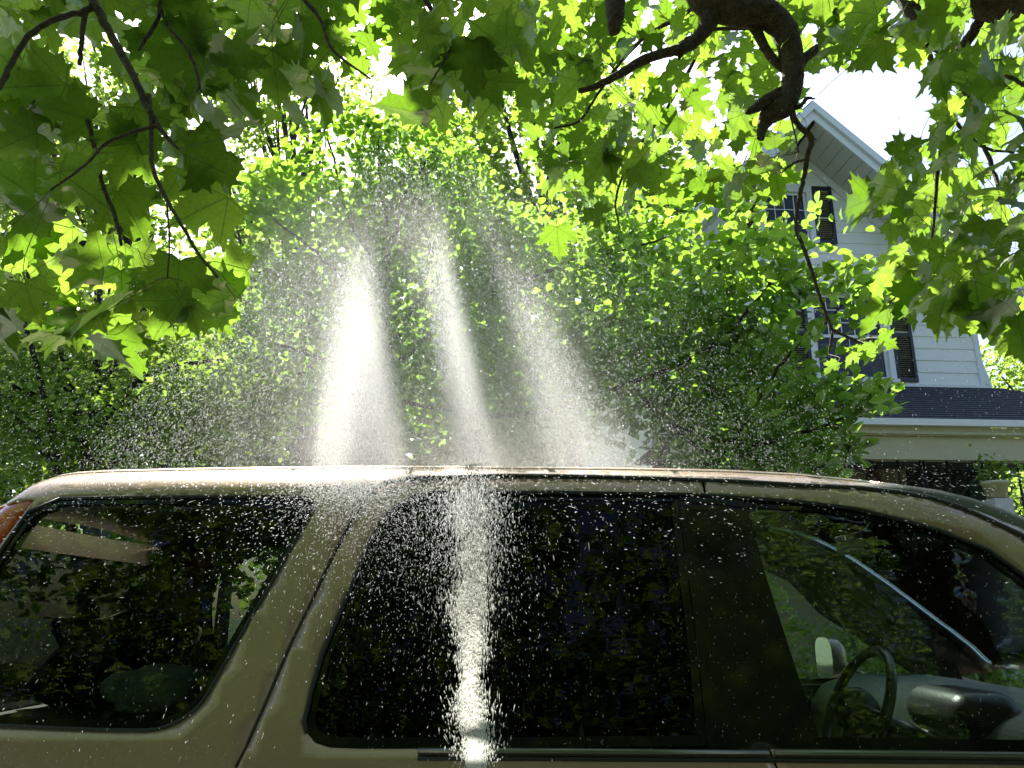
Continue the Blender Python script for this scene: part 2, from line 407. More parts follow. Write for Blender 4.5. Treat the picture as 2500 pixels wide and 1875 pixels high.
qwin = [onsurf(*p) for p in [(94,1218),(300,1213),(600,1212),(735,1212),(757,1219),(765,1233),(758,1256),(712,1334),(651,1444),(586,1554),(529,1656),(496,1713),(468,1741),(431,1765),(390,1780),(346,1785),(163,1780),(0,1772),(-95,1768)]]
qx, qz = qwin[-1]
qwin += [(qx - .03, qz + .05), onsurf(-112, 1590), onsurf(-62, 1445), onsurf(-4, 1350)]
lamp_in = [(94,1218),(47,1280),(0,1346)]
rear_z = [.5, .8, 1.10, 1.35, 1.52, 1.66, 1.735]
tailx = onsurf(41, 1226)[0]
rear_edge = [(-1.70, .5), (-1.72, .8), (-1.71, 1.10), (-1.67, 1.35), (-1.60, 1.52), (-1.50, 1.66), (tailx, crest(tailx) - .012)]
seam = [onsurf(*p) for p in [(995,1172),(940,1182),(893,1215),(850,1285),(805,1371),(757,1474),(708,1574),(651,1708),(602,1818),(574,1873)]]
dlo_l = [onsurf(*p) for p in [(742,1761),(757,1696),(785,1599),(830,1493),(866,1412),(900,1330),(934,1268),(971,1231),(1012,1211),(1060,1203)]]
dlo_bl = [onsurf(*p) for p in [(900,1829),(805,1826),(769,1814),(749,1790)]]
dlo_t = [onsurf(*p) for p in [(1200,1202),(1450,1202),(1700,1206),(1803,1214),(1950,1224),(2088,1241),(2200,1268),(2292,1294),(2414,1342),(2500,1403),(2600,1480)]]
dlo_br = [(1.93, 1.155), onsurf(2500, 1836), onsurf(2200, 1832), onsurf(1900, 1829), onsurf(1300, 1827)]
# split of the doors
bseam_t = [onsurf(1716, 1173), onsurf(1722, 1206)]
bseam_b = [onsurf(1878, 1829), onsurf(1897, 1875)]
topz = lambda x: crest(x) - .012
GAP = .005
# fixed roof-side strip line (black channel above the doors)
chan = [onsurf(*p) for p in [(995,1171),(1207,1164),(1450,1166),(1600,1170),(1803,1177),(1966,1187),(2100,1193),(2190,1203),(2281,1220),(2353,1243),(2425,1276),(2500,1311),(2640,1400)]] + [(1.99, 1.26)]
# quarter panel (with the roof side)
sill = .42
def arch(cx, r_, n=14, z=.42):
    a0 = math.asin((z - .38) / r_) if r_ > 0 else 0
    return [(cx + r_ * math.cos(math.pi - a0 - (math.pi - 2*a0) * k / n), .38 + r_ * math.sin(math.pi - a0 - (math.pi - 2*a0) * k / n)) for k in range(n + 1)]
qp = list(rear_edge) + [(x, topz(x)) for x in np.linspace(tailx + .03, seam[0][0], 26)] + seam + [(seam[-1][0] - .10, .75), (seam[-1][0] - .22, .60)]
qp_arch = arch(-.98, .41)[::-1]
qp = qp + qp_arch + [(-1.62, .42)]
qwin_hole = [p for p in qwin]
lampw = [(tailx - .004, topz(tailx) - .008), onsurf(86, 1217), onsurf(38, 1280), onsurf(-14, 1350), onsurf(-72, 1445), onsurf(-118, 1560), (-1.60, 1.28), (-1.655, 1.28), (-1.652, 1.35), (-1.585, 1.52), (-1.488, 1.66)]
side_panel('quarter_panel', qp, [rounded(qwin_hole, 1), lampw], M['paint'], trim=M['cabin'])
side_panel('tail_lamp', lampw, [], simple('tail_lamp_red_orange', (.55, .055, .012), .2, var=.25, nscale=30, coat=1), off=.004, step=.03)
M['tint2'] = thin_glass('cargo_glass', (.52, .56, .53), 0, .05, 1.30)
side_panel('quarter_window', rounded(qwin, 1), [], M['tint2'], off=.009, thick=.004)
# frit: black rim of the quarter glass
def inset(poly, d):
    n = len(poly); A = sum(poly[i][0]*poly[(i+1)%n][1]-poly[(i+1)%n][0]*poly[i][1] for i in range(n)); s = 1 if A > 0 else -1; out = []
    for i in range(n):
        a, b, c = np.array(poly[i-1]), np.array(poly[i]), np.array(poly[(i+1)%n]); e1, e2 = b-a, c-b
        n1 = np.array((-e1[1], e1[0])) / (np.linalg.norm(e1)+1e-9); n2 = np.array((-e2[1], e2[0])) / (np.linalg.norm(e2)+1e-9)
        nn = n1 + n2; nn = nn / (np.linalg.norm(nn)+1e-9); out.append(tuple(b + s * nn * d / max(.5, nn.dot(n1))))
    return out
def ribbon(name, poly, d, m, off):
    P0 = dens(poly, .02); P1 = inset(P0, d); n = len(P0)
    for s in (1, -1):
        V = [Vector((x, YC - s * (YC - surfY(x, z) - off), z)) for x, z in P0 + P1]
        f = [(i, (i+1) % n, n + (i+1) % n, n + i) for i in range(n)]
        mesh_obj(name, V, f, m, suv, False, world=True)
qr = rounded(qwin, 1)
ribbon('window_border', qr, .020, M['black'], .005)

# upper door frames + doors
def between(line, x0, x1):
    return [p for p in line if x0 < p[0] < x1]
dlo = dlo_l[::-1]
ch_r = [(x, z - GAP) for x, z in chan]
xb = bseam_t[0][0]
rd = seam[1:] + [(seam[-1][0] - .03, .80), (seam[-1][0] + .02, .46), (bseam_b[1][0] + .05, .46), (bseam_b[1][0] + .02, .85), bseam_b[1], bseam_b[0]]
seam_in = [(x + GAP, z) for x, z in seam]
# rear door (its frame above, left and below the dark glazing)
rd_poly = seam_in + [(seam[-1][0] - .16, .66), (seam[-1][0] + .02, .46), (bseam_b[1][0] + .035, .46), (bseam_b[1][0] + .02, .9), (bseam_b[1][0] - .003, bseam_b[1][1]), (bseam_b[0][0] - .003, bseam_b[0][1])] \
    + [p for p in dlo_br[::-1] if p[0] < bseam_b[0][0] - .02] + dlo_bl + dlo_l + [p for p in dlo_t if p[0] < bseam_t[1][0]] + [(bseam_t[1][0] - .003, bseam_t[1][1]), (xb - .003, bseam_t[0][1])] \
    + [p for p in ch_r[::-1] if seam[0][0] + .03 < p[0] < xb - .01]
side_panel('rear_door', rd_poly, [], M['paint'], trim=M['cabin'])
fd_poly = [(xb + .003, bseam_t[0][1]), (bseam_t[1][0] + .003, bseam_t[1][1])] + [p for p in dlo_t if p[0] > bseam_t[1][0] + .01] + [p for p in dlo_br if p[0] > bseam_b[0][0] + .02] \
    + [(bseam_b[0][0] + .003, bseam_b[0][1]), (bseam_b[1][0] + .003, bseam_b[1][1]), (bseam_b[1][0] + .026, .9), (bseam_b[1][0] + .04, .46), (1.95, .46), (2.02, .8), (2.03, 1.18)] \
    + [p for p in ch_r[::-1] if p[0] > xb + .01]
side_panel('front_door', fd_poly, [], M['paint'], trim=M['cabin'])
# roof side rail above the channel
rr = [(x, topz(x)) for x in np.linspace(seam[0][0] + .004, 2.10, 60)] + [(2.06, 1.19), (2.035, 1.19)] + [(x, z + .004) for x, z in chan[::-1]]
side_panel('roof_rail', rr, [], M['paint'], step=.03)
for s in (1, -1):
    for nm, ln, r_, mm, n_ in (('drip_channel', chan, .010, M['rubber'], 8), ('door_seal', [dlo_bl[-1]] + dlo_l + dlo_t, .006, M['rubber'], 6), ('window_seal', qr + qr[:1], .005, M['rubber'], 6),
                           ('door_gap', seam, .0055, M['rubber'], 6)):
        P = [Vector((x, YC - s * (YC - surfY(x, z) - (.0045 if nm == 'door_gap' else .002)), z)) for x, z in ln]
        MB().tube(P, r_, n_).build(nm, mm, suv, True, world=True)
# glazing: rear door glass, pillar cover, front door glass
rg_r = [onsurf(*p) for p in [(1665,1281),(1700,1550),(1730,1822)]]
rgl = dlo_bl + dlo_l + [p for p in dlo_t if p[0] < onsurf(1655,1240)[0]] + [onsurf(1655, 1206)] + rg_r + [onsurf(1300, 1827)]
rgl = rounded(dens(rgl, .03), 1)
side_panel('rear_door_glass', rgl, [], M['tint'], off=.014, thick=.004)
ribbon('window_border', rgl, .022, M['black'], .010)
fgl = [onsurf(1799, 1216)] + [p for p in dlo_t if p[0] > onsurf(1810,1216)[0]] + dlo_br[:3] + [onsurf(1987, 1830), onsurf(1915, 1610), onsurf(1850, 1405)]
side_panel('pillar_cover', [onsurf(1655, 1206), onsurf(1812, 1214), onsurf(1864, 1405), onsurf(1928, 1610), onsurf(1999, 1831), onsurf(1730, 1826)] + rg_r[::-1][1:], [], M['black'], off=.004, thick=.004)
fgl = rounded(dens(fgl, .03), 1)
side_panel('front_door_glass', fgl, [], M['clear'], off=.014, thick=.004)
ribbon('window_border', fgl, .024, M['black'], .010)
for s in (1, -1):
    a, b = [onsurf(1020, 1832), onsurf(1400, 1834), onsurf(1875, 1837)], [onsurf(1890, 1837), onsurf(2200, 1840), onsurf(2500, 1843), (1.97, 1.135)]
    for ln in (a, b):
        P = [Vector((x, YC - s * (YC - surfY(x, z) + .004), z)) for x, z in ln]
        MB().tube(P, .0075, 10).build('belt_moulding', M['chrome'], suv, True, world=True)
    P = [Vector((x, YC - s * (YC - surfY(x, z) + .001), z - .016)) for x, z in a + b]
    MB().tube(P, .006, 8).build('belt_seal', M['rubber'], suv, True, world=True)
# roof skin, windscreen, tailgate, bonnet
def roof_loft(x0, x1, n, inb, outb, m, name, ny=14, lift=0.0, thick=.01):
    V = []; Fc = []
    for i in range(n + 1):
        x = x0 + (x1 - x0) * i / n; zc = crest(x); ye = surfY(x, zc - .012)
        for j in range(ny + 1):
            f = inb + (outb - inb) * j / ny          # -1 near edge .. 1 far edge
            y = YC + f * (YC - ye)
            e = 1 - abs(f)
            z = zc - .012 + .012 * min(1, e / .08) * (2 - min(1, e / .08)) + .035 * (1 - f * f) * (1.0) + lift
            V.append((x, y, z))
    for i in range(n):
        for j in range(ny): a = i*(ny+1)+j; Fc.append((a, a+ny+1, a+ny+2, a+1))
    o = mesh_obj(name, V, Fc, m, suv, True, world=True)
    md = o.modifiers.new('thickness', 'SOLIDIFY'); md.thickness = thick; md.offset = -1
    return o
roof_loft(tailx, 1.06, 60, -1, 1, M['paint'], 'roof_skin', 30)
roof_loft(-1.2, 1.03, 20, -.93, .93, M['cabin'], 'headliner', 10, -.045)
roof_loft(1.045, 2.09, 30, -.975, .975, M['clear'], 'windscreen', 12, -.014, .003)
roof_loft(1.062, 2.11, 30, -1, -.925, M['paint'], 'windscreen_pillar', 4); roof_loft(1.062, 2.11, 30, .925, 1, M['paint'], 'windscreen_pillar', 4)
for k in (-.55, -.28, 0, .28, .55): # raised roof ribs towards the tail
    V = []
    t = [Vector((x, YC + k * .75, crest(x) + .036 * (1 - k*k))) for x in np.linspace(-1.2, .9, 20)]
    MB().tube(t, .006, 6).build('roof_rib', M['paint'], suv, True, world=True)
gate = [(z, x) for x, z in rear_edge]
V = []; Fc = []; rows = 14; ny = 12
for i in range(rows + 1):
    z = .5 + (topz(tailx) + .02 - .5) * i / rows; x = float(np.interp(z, [p[1] for p in rear_edge], [p[0] for p in rear_edge]))
    ye = surfY(tailx, min(z, topz(tailx)))
    for j in range(ny + 1):
        f = -1 + 2 * j / ny; V.append((x - .07 * (1 - f**4), YC + f * (YC - ye), z))
for i in range(rows):
    for j in range(ny): a = i*(ny+1)+j; Fc.append((a, a+1, a+ny+2, a+ny+1))
body_f = [f for f in Fc if not (V[f[0]][2] > 1.12 and V[f[2]][2] < 1.70 and abs(V[f[0]][1] + V[f[1]][1] - 2*YC) / 2 < .62)]
glass_f = [f for f in Fc if f not in body_f]
tg = mesh_obj('tailgate', V, body_f, M['paint'], suv, True, world=True)
mesh_obj('rear_window', V, glass_f, M['tint'], suv, True, world=True)
bon = []; bf = []
for i in range(13):
    x = 2.08 + 1.25 * i / 12
    for j in range(13):
        f = -1 + 2 * j / 12; bon.append((x, YC + f * (.93 - .08 * (i/12)**3), 1.16 - .16 * (i/12)**2 - .10 * abs(f)**5 - (.12 * (i/12)**8)))
for i in range(12):
    for j in range(12): a = i*13+j; bf.append((a, a+13, a+14, a+1))
mesh_obj('bonnet', bon, bf, M['paint'], suv, True, world=True)
fe = [(2.034, 1.185), (2.5, 1.07), (3.0, 1.0), (3.32, .88), (3.36, .6), (3.30, .46), (3.18, .42)] + arch(2.72, .42)[::-1] + [(2.05, .46), (2.03, .8)]
# front wing: flat side surface following the lower body
def low_panel(name, outer, m):
    vs, fs = panel_tris(outer, (), .06)
    for s in (1, -1):
        P = [Vector((x, YC - s * (.945 + .03 - .10 * max(0, (x - 2.7) / .66)**2), z)) for x, z in vs]
        ff = [f if ((P[f[1]]-P[f[0]]).cross(P[f[2]]-P[f[0]]).y < 0) == (s > 0) else f[::-1] for f in fs]
        o = mesh_obj(name, P, ff, m, suv, True, world=True); md = o.modifiers.new('thickness', 'SOLIDIFY'); md.thickness = .01
low_panel('front_wing', fe, M['paint'])
MB().box((3.26, YC - .84, .42), (3.44, YC + .84, .68)).box((-1.84, YC - .86, .42), (-1.70, YC + .86, .66)).build('bumpers', M['paint'], suv, world=True).name = 'bumper'
MB().box((3.28, YC - .45, .70), (3.37, YC + .45, .90)).build('grille', M['black'], suv, world=True)
for s in (1, -1): MB().box((3.22, YC + s*.48 - .0, .72), (3.36, YC + s*.80, .90)).build('headlight', M['clear'] if False else M['chrome'], suv, world=True)
for s in (1, -1):
    for cx_ in (-.98, 2.72):
        t = MB().lathe([(.20,-.11),(.34,-.125),(.375,-.10),(.38,0),(.375,.10),(.34,.125),(.20,.11)], (cx_, YC - s*.83, .38), 28, 'y').build('wheel', M['rubber'], suv, True, world=True)
        rim = MB().lathe([(.05,-.10),(.19,-.08),(.21,-.11),(.21,.11),(.05,.06)], (cx_, YC - s*.84, .38), 24, 'y')
        for k in range(6):
            a = k * math.pi / 3; d = Vector((math.cos(a), 0, math.sin(a)))
            rim.tube([Vector((cx_, YC - s*.95, .38)) + d*.03, Vector((cx_, YC - s*.94, .38)) + d*.20], .022, 6)
        r_ = rim.build('rim', M['chrome'], None, False); r_.parent = t; r_.matrix_parent_inverse = (pmat(suv)).inverted() @ Matrix.Identity(4)
        r_.matrix_parent_inverse = (t.matrix_parent_inverse @ Matrix.Identity(4)).inverted() if False else Matrix.Identity(4)
MB().box((-1.6, YC-.82, .36), (3.2, YC+.82, .52)).build('floor_pan', M['cabin2'], suv, world=True)
MB().box((-1.60, YC-.78, 1.16), (-.75, YC+.78, 1.18)).build('cargo_shelf', M['cabin'], suv, world=True)
# wing mirror (far side one is seen through the windows)
for s in (-1,):
    c = Vector((1.52, YC - s * 1.08, 1.25))
    mb = MB(); prof = [(.0,-.055),(.07,-.05),(.095,-.02),(.10,.03)]
    vs = []; n = 18
    for r_, h in prof[1:]:
        for k in range(n):
            a = 2*math.pi*k/n; ca, sa = math.cos(a), math.sin(a)
            vs.append(c + Vector((-h, 1.15*r_*math.copysign(abs(ca)**.6, ca), .95*r_*math.copysign(abs(sa)**.6, sa))))
    f = [(i*n+k, i*n+(k+1)%n, (i+1)*n+(k+1)%n, (i+1)*n+k) for i in range(2) for k in range(n)] + [tuple(range(n))[::-1]]
    mb.add(vs, f); mb.tube([c, Vector((1.60, YC - s*.93, 1.17))], .03, 8)
    h_ = mb.build('wing_mirror', M['paint'], suv, True, world=True)
    mg = mesh_obj('mirror_glass', [v + Vector((.003,0,0)) for v in vs[2*n:]], [tuple(range(n))], M['mirror'], None); mg.parent = h_; mg.matrix_parent_inverse = Matrix.Identity(4)
# seats
def seat(x, y, wd=.25, rake=.28):
    e = empty('seat', (0, 0, 0), 0, suv); e.matrix_parent_inverse = pmat(suv).inverted()
    def blob(nm, prof, w0, w1, m_):
        V = []; n = len(prof)
        for t, wf in ((-1, .86), (-.93, .96), (-.8, 1), (.8, 1), (.93, .96), (1, .86)):
            cxm = sum(p[0] for p in prof)/n; czm = sum(p[1] for p in prof)/n
            for px_, pz_ in prof: V.append((cxm + (px_-cxm)*wf, y + t * (w0 + (w1-w0) * (pz_ - prof[0][1]) / .7), czm + (pz_-czm)*wf))
        f = [(i*n+k, i*n+(k+1)%n, (i+1)*n+(k+1)%n, (i+1)*n+k) for i in range(5) for k in range(n)] + [tuple(range(n))[::-1], tuple(range(5*n, 6*n))]
        o = mesh_obj(nm, V, f, m_, e, True)
    blob('seat_cushion', [(x-.02,.60),(x+.46,.60),(x+.52,.68),(x+.48,.76),(x+.02,.72)], wd, wd, M['seat'])
    bk = [(x-.10,.66),(x+.06,.68),(x+.04,.9),(x-.08,1.15),(x-.14,1.30),(x-.24,1.30),(x-.24,1.1)]
    blob('seat_back', bk, wd, wd*.9, M['seat'])
    blob('headrest', [(x-.17,1.36),(x-.14,1.45),(x-.17,1.55),(x-.24,1.57),(x-.29,1.5),(x-.27,1.38)], wd*.5, wd*.5, M['seat'])
    mb = MB(); mb.tube([(x-.19,y-.06,1.28),(x-.22,y-.06,1.42)], .007, 6).tube([(x-.19,y+.06,1.28),(x-.22,y+.06,1.42)], .007, 6)
    mb.build('headrest_post', M['chrome'], e, True)
for y in (YC - .40, YC + .40): seat(.82, y); seat(-.12, y, .30)
# dashboard, steering wheel, mirror
V = []; prof = [(1.30,.80),(1.30,1.08),(1.36,1.16),(1.50,1.20),(1.80,1.20),(2.03,1.15),(2.03,.8)]
d = MB().prism([(x, YC-.80, z) for x, z in prof], (0, 1.60, 0)).build('dashboard', M['dash'], suv, world=True)
bv = d.modifiers.new('bevel', 'BEVEL'); bv.width = .03; bv.segments = 3
ih = MB().box((1.25, YC-.56, 1.10), (1.46, YC-.20, 1.235)).build('instrument_hood', M['cabin2'], suv, True, world=True).modifiers.new('bevel', 'BEVEL'); ih.width = .065; ih.segments = 6
for k in range(5): MB().box((1.288, YC-.78, 1.00+k*.02), (1.298, YC-.64, 1.008+k*.02)).build('air_vent', M['chrome'], suv, world=True)
sw_c = Vector((1.04, YC - .38, 1.17)); ax = Vector((-.90, 0, .43)).normalized(); u_ = Vector((0, 1, 0)); v_ = ax.cross(u_)
ring = [sw_c + (u_ * math.cos(a) + v_ * math.sin(a)) * .19 for a in np.linspace(0, 2*math.pi, 37)]
sw = MB().tube(ring, .016, 8, False)
for a in (0, math.pi, -math.pi/2 if v_.z > 0 else math.pi/2):
    sw.tube([sw_c, sw_c + (u_ * math.cos(a) + v_ * math.sin(a)) * .185], [.03, .014], 6)
sw.lathe([(.0001, -.03), (.06, -.03), (.07, 0), (.05, .03), (.0001, .035)], sw_c, 14, 'y')
sw.build('steering_wheel', M['cabin2'], suv, True, world=True)
MB().tube([sw_c, sw_c - ax * .3], .035, 8).build('steering_column', M['cabin2'], suv, True, world=True)
for s in (1, -1):
    P = [Vector((x, YC - s * (YC - surfY(x, crest(x) - .05) - .055), crest(x) - .055)) for x in np.linspace(.98, 1.98, 14)]
    MB().tube(P, [.035 + .02 * math.sin(math.pi * k / 13) for k in range(14)], 10).build('pillar_trim', M['pilt'], suv, True, world=True)
mc = Vector((1.25, YC, 1.70))
MB().box(mc - Vector((.02, .13, .035)), mc + Vector((.015, .13, .035))).tube([mc, mc + Vector((.10, 0, .10))], .01, 6).build('rear_view_mirror', M['cabin2'], suv, world=True).modifiers.new('bevel', 'BEVEL').width = .012
for x in (.0, .95):
    for s in (-1, 1):
        MB().tube([(x-.10, YC+s*.66, 1.76), (x-.09, YC+s*.63, 1.73), (x+.09, YC+s*.63, 1.73), (x+.10, YC+s*.66, 1.76)], .012, 8).build('grab_handle', M['cabin'], suv, True, world=True)

# things in the cargo space
def lump(name, c, sc, m, seed, parent=None, sub=4, amp=.18):
    bm = bmesh.new(); bmesh.ops.create_icosphere(bm, subdivisions=sub, radius=1.0); r_ = np.random.default_rng(seed)
    ph = r_.uniform(0, 6, (6, 3)); fr = r_.uniform(1.5, 6, (6, 3))
    for v in bm.verts:
        q = sum(math.sin(v.co.x*f[0]+p[0]) * math.sin(v.co.y*f[1]+p[1]) * math.sin(v.co.z*f[2]+p[2]) for f, p in zip(fr, ph))
        k = 1 + amp * q; z = v.co.z
        v.co = Vector((math.copysign(abs(v.co.x)**.7, v.co.x)*k*sc[0], math.copysign(abs(v.co.y)**.7, v.co.y)*k*sc[1], math.copysign(abs(z)**.6, z)*k*sc[2]))
    me = bpy.data.meshes.new(name); bm.to_mesh(me); bm.free(); me.polygons.foreach_set('use_smooth', [True]*len(me.polygons)); me.materials.append(m)
    o = bpy.data.objects.new(name, me); COL.objects.link(o); o.location = c
    if parent: o.parent = parent
    return o
bag = empty('cargo_bag', (-1.24, 2.66, 1.182)); tag(bag, 'slumped black bag lying behind the rearmost side window of the SUV', 'bag')
lump('bag_body', (0, 0, .14), (.21, .15, .13), M['black'], 3, bag); MB().tube([(-.12,-.1,.22),(-.05,-.12,.31),(.06,-.12,.31),(.13,-.1,.22)], .012, 8).build('strap', M['rubber'], bag, True)
o = lump('folded_towel', (-1.02, 2.44, 1.245), (.12, .08, .062), simple('white_towel', (.75, .80, .80), .8, bump=.5, bscale=60), 8, None, 4, .12); tag(o, 'crumpled white towel beside the black bag in the back of the SUV', 'towel')
# ================================================================== HOUSE
PSI = R(4.0); HO = Vector((0, 12.0, 0))
HU = Vector((math.cos(PSI), math.sin(PSI), 0)); HN = Vector((math.sin(PSI), -math.cos(PSI), 0))
house = empty('white_house', HO, PSI)
tag(house, 'white clapboard house with steep gable and black shutters behind the trees', 'house')
def fac(px, py, w_=0.0):
    d = ray(px, py); o = HO + HN * w_; t = (o - CAM).dot(HN) / d.dot(HN); p = CAM + d * t
    return ((p - HO).dot(HU), p.z)
M['siding'] = simple('white_siding_paint', (.86, .86, .84), .5, var=.06, nscale=3, bump=.05, bscale=60)
M['trimw'] = simple('white_trim_paint', (.78, .79, .80), .4, var=.03)
M['beige'] = simple('cream_beam_paint', (.50, .46, .30), .6, var=.08, nscale=2)
M['shutter'] = simple('black_shutter_paint', (.010, .012, .016), .45)
M['shingle'] = simple('charcoal_shingle', (.055, .053, .065), .9, var=.4, nscale=25, bump=.4)
M['soffit'] = simple('soffit_vinyl', (.62, .62, .58), .6, var=.04)
M['pane'] = thin_glass('house_pane', (.6, .63, .65), 0)
M['blind'] = simple('window_blind', (.30, .27, .22), .8)
M['iron'] = simple('black_wrought_iron', (.010, .010, .010), .5)
apx = fac(1935, 366); ru, rz_ = fac(2377, 802)
z_bot = fac(2397, 942)[1]; halfw = ru - apx[0]
eave_z = z_bot + 1.55; slope = (apx[1] - eave_z) / halfw
lu = apx[0] - halfw
win_u = [fac(1844, 456)[0], fac(1984, 520)[0], fac(1984, 594)[1], fac(1920, 456)[1]]
win_l = [fac(1967, 760)[0], fac(2174, 830)[0], fac(2100, 932)[1], fac(2060, 705)[1]]
wins = [win_u, win_l]
def wall_span(z):
    if z <= eave_z: return lu, ru
    h = (apx[1] - z) / slope; return apx[0] - h, apx[0] + h
zz = z_bot; step = .205
while zz < apx[1] - .05:
    z1 = min(zz + step, apx[1] - .01)
    a0, b0 = wall_span(zz); a1, b1 = wall_span(z1)
    segs = [(a0, a1, b1, b0)]
    cuts = [q for q in wins if q[2] < z1 and q[3] > zz]
    for q in cuts:
        ns = []
        for (p0, p1, q1, q0) in segs:
            if q[0] > p0 and q[1] < q0: ns += [(p0, p1, q[0], q[0]), (q[1], q[1], q1, q0)]
            else: ns.append((p0, p1, q1, q0))
        segs = ns
    for (p0, p1, q1, q0) in segs:
        if q1 <= p1: continue
        v = [(p0, -.022, zz), (q0, -.022, zz), (q0, 0, zz), (p0, 0, zz), (p1, -.006, z1), (q1, -.006, z1), (q1, 0, z1), (p1, 0, z1)]
        MB().add(v, [(0,3,2,1),(4,5,6,7),(0,1,5,4),(1,2,6,5),(2,3,7,6),(3,0,4,7)]).build('siding_board', M['siding'], house)
    zz += step
# wall cores with openings kept open: blocks round the windows
wc = MB()
def gable_block(mb, u0, u1, z0, z1, y0, y1):
    if u1 - u0 < .01 or z1 - z0 < .01: return
    pts = [(u0, z0), (u1, z0)]
    t1 = min(z1, apx[1] - slope * abs(u1 - apx[0])); t0 = min(z1, apx[1] - slope * abs(u0 - apx[0]))
    pts += [(u1, max(z0, t1))]
    if u0 < apx[0] < u1 and z1 > max(t0, t1): pts += [(apx[0], min(z1, apx[1]))]
    pts += [(u0, max(z0, t0))]
    mb.prism([(a, y0, b) for a, b in pts], (0, y1 - y0, 0))
us = sorted([lu, win_u[0], win_u[1], win_l[0], win_l[1], ru, apx[0]])
for a, b in zip(us[:-1], us[1:]):
    m_ = (a + b) / 2; z0 = 0.0
    for q in sorted([q for q in wins if q[0] <= m_ <= q[1]], key=lambda q: q[2]):
        gable_block(wc, a, b, z0, q[2], .002, .16); z0 = q[3]
    gable_block(wc, a, b, z0, apx[1] + 1, .002, .16)
wc.build('wall_core', M['siding'], house)
MB().box((lu, .17, 0), (lu + .15, 9, eave_z)).box((ru - .15, .17, 0), (ru, 9, eave_z)).box((lu+.16, 8.85, 0), (ru-.16, 9, eave_z)).build('side_wall', M['siding'], house)
MB().box((lu + .16, .17, 3.9), (ru - .16, 8.8, 4.0)).build('inner_floor', M['cabin'], house)
MB().box((ru - .06, -.035, z_bot), (ru + .03, .18, eave_z)).build('corner_board', M['trimw'], house)
MB().prism([(ru + .03, -.03, z_bot + .02), (ru + .13, -.03, z_bot + .0), (ru + .03, -.03, z_bot + .42)], (0, .2, 0)).build('corner_flare', M['trimw'], house)
MB().box((lu, -.04, z_bot - .05), (ru + .12, .0, z_bot)).build('base_board', M['trimw'], house)
# gable roof: two slabs, rake boards, soffit planks, frieze
OH = .85     # overhang towards the viewer
for s in (-1, 1):
    L = halfw + .45; ang = math.atan(slope)
    def rp(d_, dz):   # along the rake from the apex, world (u,z), offset dz up
        return (apx[0] + s * d_ * math.cos(ang), apx[1] + dz - d_ * math.sin(ang))
    ln = L / math.cos(ang)
    q = [rp(0, .30), rp(ln, .30), rp(ln, .37), rp(0, .37)]
    MB().prism([(a, -OH - .04, b) for a, b in q], (0, 9.9, 0)).build('roof_slope', M['shingle'], house)
    q = [rp(0, .02), rp(ln, .02), rp(ln, .295), rp(0, .295)]
    MB().prism([(a, -OH - .02, b) for a, b in q], (0, .03, 0)).build('rake_board', M['trimw'], house)
    q = [rp(0, .19), rp(ln, .19), rp(ln, .34), rp(0, .34)]
    MB().prism([(a, -OH - .075, b) for a, b in q], (0, .05, 0)).build('rake_crown', M['trimw'], house)
    k = 0.05
    while k < ln - .05:
        e = min(k + .20, ln)
        q = [rp(k + .006, .012), rp(e - .006, .012), rp(e - .006, .03), rp(k + .006, .03)]
        MB().prism([(a, -OH + .012, b) for a, b in q], (0, OH - .02, 0)).build('soffit_plank', M['soffit'], house)
        k += .20
    q = [rp(0, .06), rp(ln, .06), rp(ln, .08), rp(0, .08)]
    MB().prism([(a, -OH + .012, b) for a, b in q], (0, OH, 0)).build('soffit_backing', M['cabin'], house)
    q = [rp(0, -.17), rp(ln - .5, -.17), rp(ln - .5, .008), rp(0, .008)]
    MB().prism([(a, -.055, b) for a, b in q], (0, .05, 0)).build('frieze_board', M['trimw'], house)
